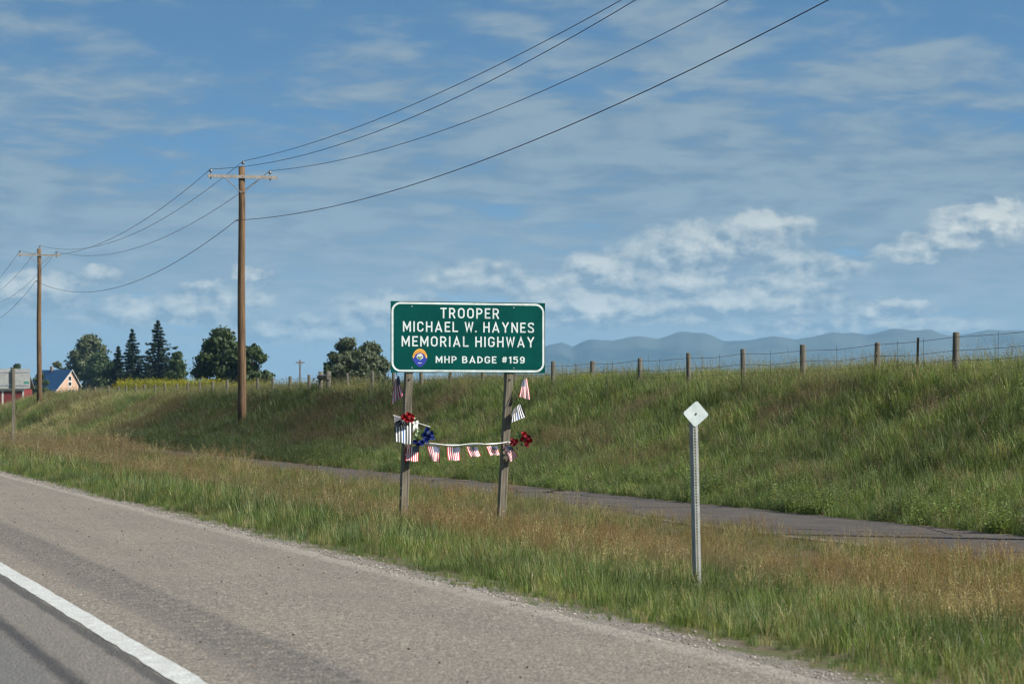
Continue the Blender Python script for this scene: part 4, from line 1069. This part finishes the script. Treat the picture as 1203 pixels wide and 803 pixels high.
def clump(name, kind, seed):
    r = np.random.default_rng(seed); V, Q, T, MI, VA = [], [], [], [], []
    def rb(sp): a_ = r.uniform(0, 6.283); q = sp * math.sqrt(r.uniform()); return (q * math.cos(a_), q * math.sin(a_)), a_ + r.normal() * .6
    if kind == 'green':
        for _ in range(34):
            p, a_ = rb(.14); blade(V, Q, T, MI, VA, p, a_, r.uniform(.14, .42), r.uniform(.004, .008), r.uniform(.05, .55), r)
    elif kind == 'coarse':
        for _ in range(22):
            p, a_ = rb(.10); blade(V, Q, T, MI, VA, p, a_, r.uniform(.20, .52), r.uniform(.008, .014), r.uniform(.1, .75), r, seg=5)
    elif kind in ('seed', 'oat'):
        for _ in range(14):
            p, a_ = rb(.13); blade(V, Q, T, MI, VA, p, a_, r.uniform(.12, .32), r.uniform(.004, .007), r.uniform(.2, .8), r)
        for _ in range(15 if kind == 'seed' else 10):
            p, a_ = rb(.13); L = r.uniform(.34, .62) * (1.0 if kind == 'seed' else 1.25); bd = r.uniform(.1, .55)
            tip = blade(V, Q, T, MI, VA, p, a_, L, .0036, bd, r, mi=1)
            d = np.array([math.cos(a_), math.sin(a_)])
            for j in range(7):                      # a loose drooping head
                t = 1 - j * .045; h = L * (t - .35 * bd * t * t); o = L * bd * t * t * .75; an = a_ + r.normal() * 1.2
                b0 = len(V); c = np.array([p[0] + d[0] * o, p[1] + d[1] * o, h]); e = np.array([math.cos(an), math.sin(an), 0]) * r.uniform(.012, .034); dn = r.uniform(-.025, .02); wv = np.array([-math.sin(an), math.cos(an), .6]) * r.uniform(.0025, .0055)
                va = r.uniform()
                for q in (c, c + e * .55 + wv + (0, 0, dn * .3), c + e + (0, 0, dn), c + e * .55 - wv + (0, 0, dn * .3)): V.append(tuple(q)); VA.append(va)
                Q.append((b0, b0 + 1, b0 + 2, b0 + 3)); MI.append(1)
    elif kind == 'weed':
        for _ in range(5):
            p, a_ = rb(.10); L = r.uniform(.25, .5); d = np.array([math.cos(a_), math.sin(a_)]); bd = r.uniform(.1, .4)
            blade(V, Q, T, MI, VA, p, a_, L, .006, bd, r)
            for j in range(9):
                t = .2 + .8 * j / 8; h = L * (t - .35 * bd * t * t); o = L * bd * t * t * .75; an = j * 2.4 + r.normal() * .3; s = r.uniform(.035, .075) * (1.15 - .5 * t)
                c = np.array([p[0] + d[0] * o, p[1] + d[1] * o, h]); e = np.array([math.cos(an), math.sin(an), r.uniform(.1, .6)]); w = np.array([-math.sin(an), math.cos(an), 0]) * .36
                b0 = len(V); va = r.uniform()
                for q in (c, c + (e * .5 + w) * s, c + e * s - (0, 0, s * .2), c + (e * .5 - w) * s): V.append(tuple(q)); VA.append(va)
                Q.append((b0, b0 + 1, b0 + 2, b0 + 3)); MI.append(0)
    elif kind == 'flower':
        for _ in range(7):
            p, a_ = rb(.22); L = r.uniform(.7, 1.15); d = np.array([math.cos(a_), math.sin(a_)]); bd = r.uniform(.05, .25)
            blade(V, Q, T, MI, VA, p, a_, L, .014, bd, r)
            for j in range(16):
                t = .25 + .75 * j / 15; h = L * (t - .35 * bd * t * t); o = L * bd * t * t * .75; an = r.uniform(0, 6.28); top_ = j > 6; s = r.uniform(.05, .10) if top_ else r.uniform(.08, .15)
                c = np.array([p[0] + d[0] * o, p[1] + d[1] * o, h]); e = np.array([math.cos(an), math.sin(an), r.uniform(-.2, .6)]); w = np.array([-math.sin(an), math.cos(an), .3]) * .5
                b0 = len(V); va = r.uniform()
                for q in (c, c + (e * .5 + w) * s, c + e * s, c + (e * .5 - w) * s): V.append(tuple(q)); VA.append(va)
                Q.append((b0, b0 + 1, b0 + 2, b0 + 3)); MI.append(1 if top_ else 0)
    me = np_mesh(name, V, Q); me.materials.append(M_GRASS); me.materials.append(M_HEAD)
    me.polygons.foreach_set('material_index', MI); me.polygons.foreach_set('use_smooth', [True] * len(MI)); add_vary(me, VA)
    return bpy.data.objects.new(name, me)
KINDS = ['green', 'coarse', 'seed', 'oat', 'weed', 'flower']; NV = 5
src = bpy.data.collections.new('grass_kinds')
for ki, kd in enumerate(KINDS):
    for v in range(NV): src.objects.link(clump('%02d_%s_tuft' % (ki * NV + v, kd), kd, 100 + ki * 10 + v))
def gn_tree():
    ng = bpy.data.node_groups.new('scatter', 'GeometryNodeTree')
    ng.interface.new_socket('Geometry', in_out='INPUT', socket_type='NodeSocketGeometry'); ng.interface.new_socket('Geometry', in_out='OUTPUT', socket_type='NodeSocketGeometry')
    n = ng.nodes; gi = n.new('NodeGroupInput'); go_ = n.new('NodeGroupOutput'); ip = n.new('GeometryNodeInstanceOnPoints'); ci = n.new('GeometryNodeCollectionInfo')
    ci.inputs['Collection'].default_value = src; ci.inputs['Separate Children'].default_value = True; ci.inputs['Reset Children'].default_value = True
    ip.inputs['Pick Instance'].default_value = True
    def na(nm, typ):
        x = n.new('GeometryNodeInputNamedAttribute'); x.data_type = typ; x.inputs['Name'].default_value = nm; return x.outputs['Attribute']
    ng.links.new(gi.outputs[0], ip.inputs['Points']); ng.links.new(ci.outputs[0], ip.inputs['Instance'])
    ng.links.new(na('idx', 'INT'), ip.inputs['Instance Index']); ng.links.new(na('rot', 'FLOAT_VECTOR'), ip.inputs['Rotation']); ng.links.new(na('scl', 'FLOAT_VECTOR'), ip.inputs['Scale'])
    ng.links.new(ip.outputs[0], go_.inputs[0]); return ng
GN = gn_tree()
def scatter(name, P, kind, scl, tint, head, label, cat):
    n = len(P); me = bpy.data.meshes.new(name); me.vertices.add(n); me.vertices.foreach_set('co', np.asarray(P, np.float32).ravel())
    def attr(nm, typ, key, val):
        a_ = me.attributes.new(nm, typ, 'POINT'); a_.data.foreach_set(key, np.ascontiguousarray(val).ravel())
    attr('idx', 'INT', 'value', (kind * NV + rng.integers(0, NV, n)).astype(np.int32))
    attr('rot', 'FLOAT_VECTOR', 'vector', np.c_[rng.normal(0, .10, n), rng.normal(0, .10, n), rng.uniform(0, 6.283, n)].astype(np.float32))
    attr('scl', 'FLOAT_VECTOR', 'vector', np.asarray(scl, np.float32))
    attr('tint', 'FLOAT_COLOR', 'color', np.c_[tint, np.ones(n)].astype(np.float32)); attr('head', 'FLOAT_COLOR', 'color', np.c_[head, np.ones(n)].astype(np.float32))
    o = link(bpy.data.objects.new(name, me)); md = o.modifiers.new('scatter', 'NODES'); md.node_group = GN
    return tag(o, label, cat, kind='stuff')
def strip(x0, x1, y0, y1, dens, dmin=0, dmax=1e9):
    """random places in a strip of ground that the lens, or one a step aside, can see"""
    n = int((x1 - x0) * (y1 - y0) * dens); X = rng.uniform(x0, x1, n); Y = rng.uniform(y0, y1, n)
    px, D = pix(X, Y); k = (px > -170) & (px < 1380) & (D > dmin) & (D <= dmax); return X[k], Y[k], D[k]
def cat_(*a): return [np.concatenate(z) for z in zip(*a)]
def mixc(a_, b_, t): t = np.atleast_1d(np.asarray(t, float))[:, None]; return np.asarray(a_) * (1 - t) + np.asarray(b_) * t
G_FRESH = np.array([.150, .215, .050]); G_DEEP = np.array([.075, .120, .034]); G_BLUE = np.array([.130, .185, .095]); G_YEL = np.array([.250, .260, .075])
TAN = np.array([.26, .205, .10]); RUST = np.array([.26, .165, .08]); PURP = np.array([.19, .145, .105]); STRAW = np.array([.54, .45, .24])

# verge between shoulder and path
X, Y, D = cat_(strip(5.45, 13.35, 6, 60, 95, 8, 27), strip(5.45, 13.35, 15, 80, 60, 27, 50), strip(5.45, 13.35, 35, 130, 34, 50, 95), strip(5.45, 13.35, 80, 330, 15, 95, 300))
edge = 5.66 + (fbm(X * 0, Y, 2.2, 1) - .4) * .95 + (fbm(X * 0, Y, .4, 5) - .5) * .6
k = (X > edge + rng.exponential(.22, len(X))) ; X, Y, D = X[k], Y[k], D[k]; n = len(X); edge = edge[k]
e = X - edge
pt = fbm(X, Y, 2.6, 11); pt2 = fbm(X, Y, .8, 14)
dry = sst(X + (pt - .5) * 8.0 + (pt2 - .5) * 3.4, 7.8, 11.6)            # dry, seeded grass away from the road
dry = np.clip(.08 + .80 * dry, 0, 1) * (1 - .50 * sst(Y, 28, 42) * (1 - .4 * sst(Y, 70, 100)))
thin = rng.random(n) < (1 - .32 * sst(X, 10.8, 12.6)) * (.55 + .45 * sst(pt2 + pt * .4, .5, .75))
X, Y, D, e, pt, pt2, dry, edge = [q[thin] for q in (X, Y, D, e, pt, pt2, dry, edge)]; n = len(X)
u = rng.random(n)
kind = np.where(u < dry * .62, 2, 0); kind = np.where((kind == 2) & (rng.random(n) < .22), 3, kind)
kind = np.where((kind == 0) & (e < 2.6) & (rng.random(n) < .42), 1, kind); kind = np.where((kind == 0) & (rng.random(n) < .03), 4, kind)
s = (.62 + .62 * rng.random(n)) * (.28 + .72 * sst(e, 0, 1.3)) * (1 + .004 * np.clip(D - 30, 0, 80))
s *= np.where(kind >= 2, .78, .78) * (.60 + .75 * pt) * (1 - .33 * sst(X, 8.2, 10.0) * (1 - .75 * sst(X, 10.8, 12.4))) * (1 - .30 * sst(X, 10.6, 12.2) * (1 - sst(Y, 34, 44))) * (1 + .25 * sst(Y, 48, 70)) * (1 - .28 * (1 - sst(Y, 24, 30)) * (1 - sst(X, 8.3, 9.0))) * (.62 + .76 * fbm(X, Y, .85, 77))
wide = 1 + .006 * np.clip(D - 25, 0, 90)
tint = mixc(G_DEEP, G_FRESH, np.clip(rng.random(n) * .7 + pt2 * .6 - .1, 0, 1)); tint = mixc(tint, G_BLUE, sst(fbm(X, Y, 1.5, 31), .5, .68) * .8 * (1 - dry)); tint = mixc(tint, G_YEL, (rng.random(n) < .18) * .8); tint = mixc(tint, STRAW * .75, (rng.random(n) < .11) * .8); tint = mixc(tint, G_DEEP * .75, sst(fbm(X, Y, 1.1, 83), .52, .66) * .7)
tint = mixc(tint, G_YEL * .8, dry * .5 * rng.random(n)); tint = mixc(tint, TAN * .8, np.clip(dry * .55 * rng.random(n), 0, 1))
head = mixc(TAN, RUST, sst(fbm(X, Y, 1.9, 21), .36, .62)); head = mixc(head, PURP, sst(fbm(X, Y, 3.5, 25), .56, .7) * .8 + .5 * sst(D, 45, 80)); head = np.where((rng.random(n) < .12)[:, None], STRAW * .9, head)
head = np.clip(head, 0, 1)
# brown-purple thatch patch of fine bents in front of the sign
scatter('roadside_grass', np.c_[X, Y, zground(X, Y) - .01], kind, np.c_[s * wide, s * wide, s], tint, head, 'green and rust-tipped tall grass on the verge beside the shoulder', 'grass')

# bank
def bank_places():
    return cat_(strip(16.05, 24, 8, 80, 120, 20, 50), strip(16.05, 24, 25, 110, 70, 50, 80), strip(15.95, 24, 50, 180, 36, 80, 125), strip(14.5, 25, 95, 260, 16, 125, 240))
X, Y, D = bank_places()
k = X > 16.12 + (fbm(X * 0, Y, .8, 4) - .5) * .5; X, Y, D = X[k], Y[k], D[k]; n = len(X)
sl_ = X + Y * .22
pt = fbm(X * 1.5 + Y * .45, Y * .75, 2.7, 41); pt2 = fbm(X, Y, .9, 44); pt3 = fbm(X + Y * .35, Y, 5.5, 47)
brown = .55 * sst(pt * .75 + pt3 * .35, .59, .70) * sst(X, 16.8, 18.2) * (1 - .6 * sst(X, 20.6, 21.8))
pale = sst(fbm(X + Y * .2, Y, 6, 51), .48, .60) * sst(Y, 100, 125)
kind = np.where(rng.random(n) < brown * .7, 2, 0); kind = np.where((kind == 0) & (rng.random(n) < .20), 1, kind); kind = np.where((kind == 0) & (rng.random(n) < .05), 2, kind); kind = np.where((kind == 0) & (X > 20.8) & (rng.random(n) < .05), 3, kind)
toe = (X < 16.95) & (rng.random(n) < .15 + .5 * (fbm(X, Y, 1.6, 57) > .56)); kind = np.where(toe, 4, kind); kind = np.where((kind == 0) & (rng.random(n) < .09), 4, kind)
s = (.75 + .6 * rng.random(n)) * (.72 + .6 * pt2) * (1 + .10 * sst(X, 20, 21.5)) * (.7 + .3 * sst(X, 16.2, 17.2))
s *= np.where(toe, 1.25, 1.0) * np.where(brown > .5, .68, .80) * (1 + .0025 * np.clip(D - 40, 0, 120))
wide = 1 + .006 * np.clip(D - 35, 0, 130)
tint = mixc(G_DEEP, G_FRESH, np.clip(rng.random(n) * .55 + sst(pt2, .3, .7) * .55 - .05, 0, 1)); tint = mixc(tint, G_YEL, ((rng.random(n) < .16) * .7)); tint = mixc(tint, STRAW * .7, ((rng.random(n) < .07) * .8)); tint = mixc(tint, G_DEEP * .8, sst(fbm(X + Y * .3, Y, 1.7, 85), .52, .64) * .6); tint = mixc(tint, PURP * 1.0, brown * (.20 + .45 * rng.random(n)))
tint = mixc(tint, STRAW * .72, pale * (.25 + .5 * rng.random(n)))
shaded = sst(Y + (pt3 - .5) * 30, 60, 82) * (1 - sst(Y, 108, 130))          # stretch of bank whose shade is put into the deeper green tint
tint = mixc(tint, G_DEEP * .50, shaded * .85)
tint = mixc(tint, np.array([.12, .13, .075]), .18 - .1 * shaded) * (1.17 - .20 * shaded)[:, None]
head = mixc(PURP, TAN * .9, rng.random(n) * .75) * (1 - .55 * shaded)[:, None]; head = np.where((X > 20.8)[:, None], mixc(STRAW * .6, np.array([.13, .15, .07]), rng.random(n)), head)
scatter('bank_grass', np.c_[X, Y, zground(X, Y) - .02], kind, np.c_[s * wide, s * wide, s], tint, np.clip(head, 0, 1), 'thick green grass with brown patches covering the bank below the fence', 'grass')

# far turf on the left, past the end of the bank
X, Y, D = cat_(strip(13.5, 60, 200, 330, 2.2, 170, 320))
n = len(X); pt = fbm(X, Y, 9, 61); s = 1.1 + rng.random(n)
scatter('meadow_grass', np.c_[X, Y, zground(X, Y) - .03], rng.integers(0, 2, n), np.c_[s * 2.2, s * 2.2, s], mixc(G_DEEP, G_YEL, sst(pt, .3, .75) * .8 * rng.random(n)), np.tile(TAN, (n, 1)), 'rough green meadow grass at the far left below the barn', 'grass')

# yellow mustard in flower beyond the fence
n = 1900; pxs = rng.uniform(142, 318, n); Dm = rng.uniform(150, 190, n); u_ = (pxs - 601.5) / FPX
X = Dm * (S_ + u_ * C_); Y = Dm * (C_ - u_ * S_); k = (X > 23.0) & (rng.random(n) < .35 + .9 * sst(fbm(X, Y, 4, 71), .3, .6)) ; k &= ~((pxs > 266) & (rng.random(n) < .75)); X, Y, pxs = X[k], Y[k], pxs[k]; n = len(X)
z = zground(X, Y); s = np.clip((3.15 - z) / 1.0, .5, 1.6) * (.62 + .45 * rng.random(n))
yel = mixc([.30, .26, .02], [.17, .20, .03], rng.random(n))
scatter('yellow_mustard', np.c_[X, Y, z], np.full(n, 5), np.c_[s * 1.3, s * 1.3, s], mixc(G_DEEP, G_YEL, rng.random(n)), yel, 'band of yellow flowering mustard behind the fence, below the spruces', 'flowers')
# a few yellow-green weeds on the bank
spots_ = [(690, 456, 64.5), (684, 458, 64.2), (697, 457, 65), (679, 460, 63.8), (704, 456, 65.5), (689, 461, 63.5), (402, 446, 90), (411, 448, 89), (430, 450, 87)]
P = []
for (px, py, D) in spots_:
    p = at(px, py, D)
    for _ in range(5): x, y = p.x + rng.normal() * .3, p.y + rng.normal() * .4; P.append((x, y, zg(x, y)))
n = len(P); s = .28 + .22 * rng.random(n)
scatter('yellow_weeds', np.array(P), np.full(n, 5), np.c_[s * 1.5, s * 1.5, s], np.tile([.17, .22, .03], (n, 1)), np.tile([.30, .33, .03], (n, 1)), 'yellow green weeds in a clump high on the bank', 'weeds')

# gravel along the shoulder edge and stray chips on the shoulder
def pebbles(name, X, Y, Z, S, label, cat, mat):
    n = len(X); base = np.array([(1, 0, 0), (-1, 0, 0), (0, 1, 0), (0, -1, 0), (0, 0, 1), (0, 0, -1)], float); tr = np.array([(0, 2, 4), (2, 1, 4), (1, 3, 4), (3, 0, 4), (2, 0, 5), (1, 2, 5), (3, 1, 5), (0, 3, 5)])
    a_ = rng.uniform(0, 6.28, n); sc3 = rng.uniform(.6, 1.3, (n, 3)) * S[:, None]; sc3[:, 2] *= .65
    V = base[None] * sc3[:, None, :] * rng.uniform(.75, 1.25, (n, 6, 1)); c, s_ = np.cos(a_)[:, None], np.sin(a_)[:, None]
    V = np.stack([V[..., 0] * c - V[..., 1] * s_, V[..., 0] * s_ + V[..., 1] * c, V[..., 2]], -1) + np.c_[X, Y, Z][:, None, :]
    me = np_mesh(name, V.reshape(-1, 3), None, (tr[None] + (np.arange(n) * 6)[:, None, None]).reshape(-1, 3)); me.materials.append(mat); add_vary(me, np.repeat(rng.random(n), 6))
    return tag(link(bpy.data.objects.new(name, me)), label, cat, kind='stuff')
def b_peb(T, p):
    v = T.n('ShaderNodeAttribute', attribute_type='GEOMETRY', attribute_name='vary').outputs['Fac']
    T.put(p.inputs['Base Color'], T.ramp(v, [(0, (.09, .08, .07)), (.35, (.24, .21, .18)), (.75, (.36, .325, .28)), (1, (.52, .49, .44))]))
M_PEB = principled('gravel', (0, 0, 0), .9, build=b_peb)
X, Y, D = cat_(strip(5.2, 6.5, 7, 70, 620, 8, 32), strip(5.2, 6.5, 25, 120, 240, 32, 70)); k = rng.random(len(X)) < np.exp(-((X - 5.6) / .38) ** 2) * (.12 + .7 * (fbm(X, Y, .5, 81) > .5)); X, Y = X[k], Y[k]
pebbles('gravel', X, Y, np.where(X < 5.36, .003, zground(X, Y) + .004), np.minimum(rng.gamma(2.0, .0022, len(X)) + .003, .014), 'pale loose gravel along the edge of the shoulder', 'gravel', M_PEB)
X, Y, D = strip(2.4, 5.2, 7, 60, 3, 8, 50)
def b_dark(T, p): T.put(p.inputs['Base Color'], T.ramp(T.n('ShaderNodeAttribute', attribute_type='GEOMETRY', attribute_name='vary').outputs['Fac'], [(0, (.03, .028, .027)), (.7, (.06, .05, .045)), (.86, (.30, .16, .07)), (1, (.5, .48, .44))]))
M_CHIP = principled('stray_chips', (0, 0, 0), .9, build=b_dark)
pebbles('stray_chips', X, Y, np.full(len(X), .004), np.minimum(rng.gamma(2, .0022, len(X)) + .003, .011), 'stray dark chips and bits of leaf scattered over the shoulder', 'debris', M_CHIP)
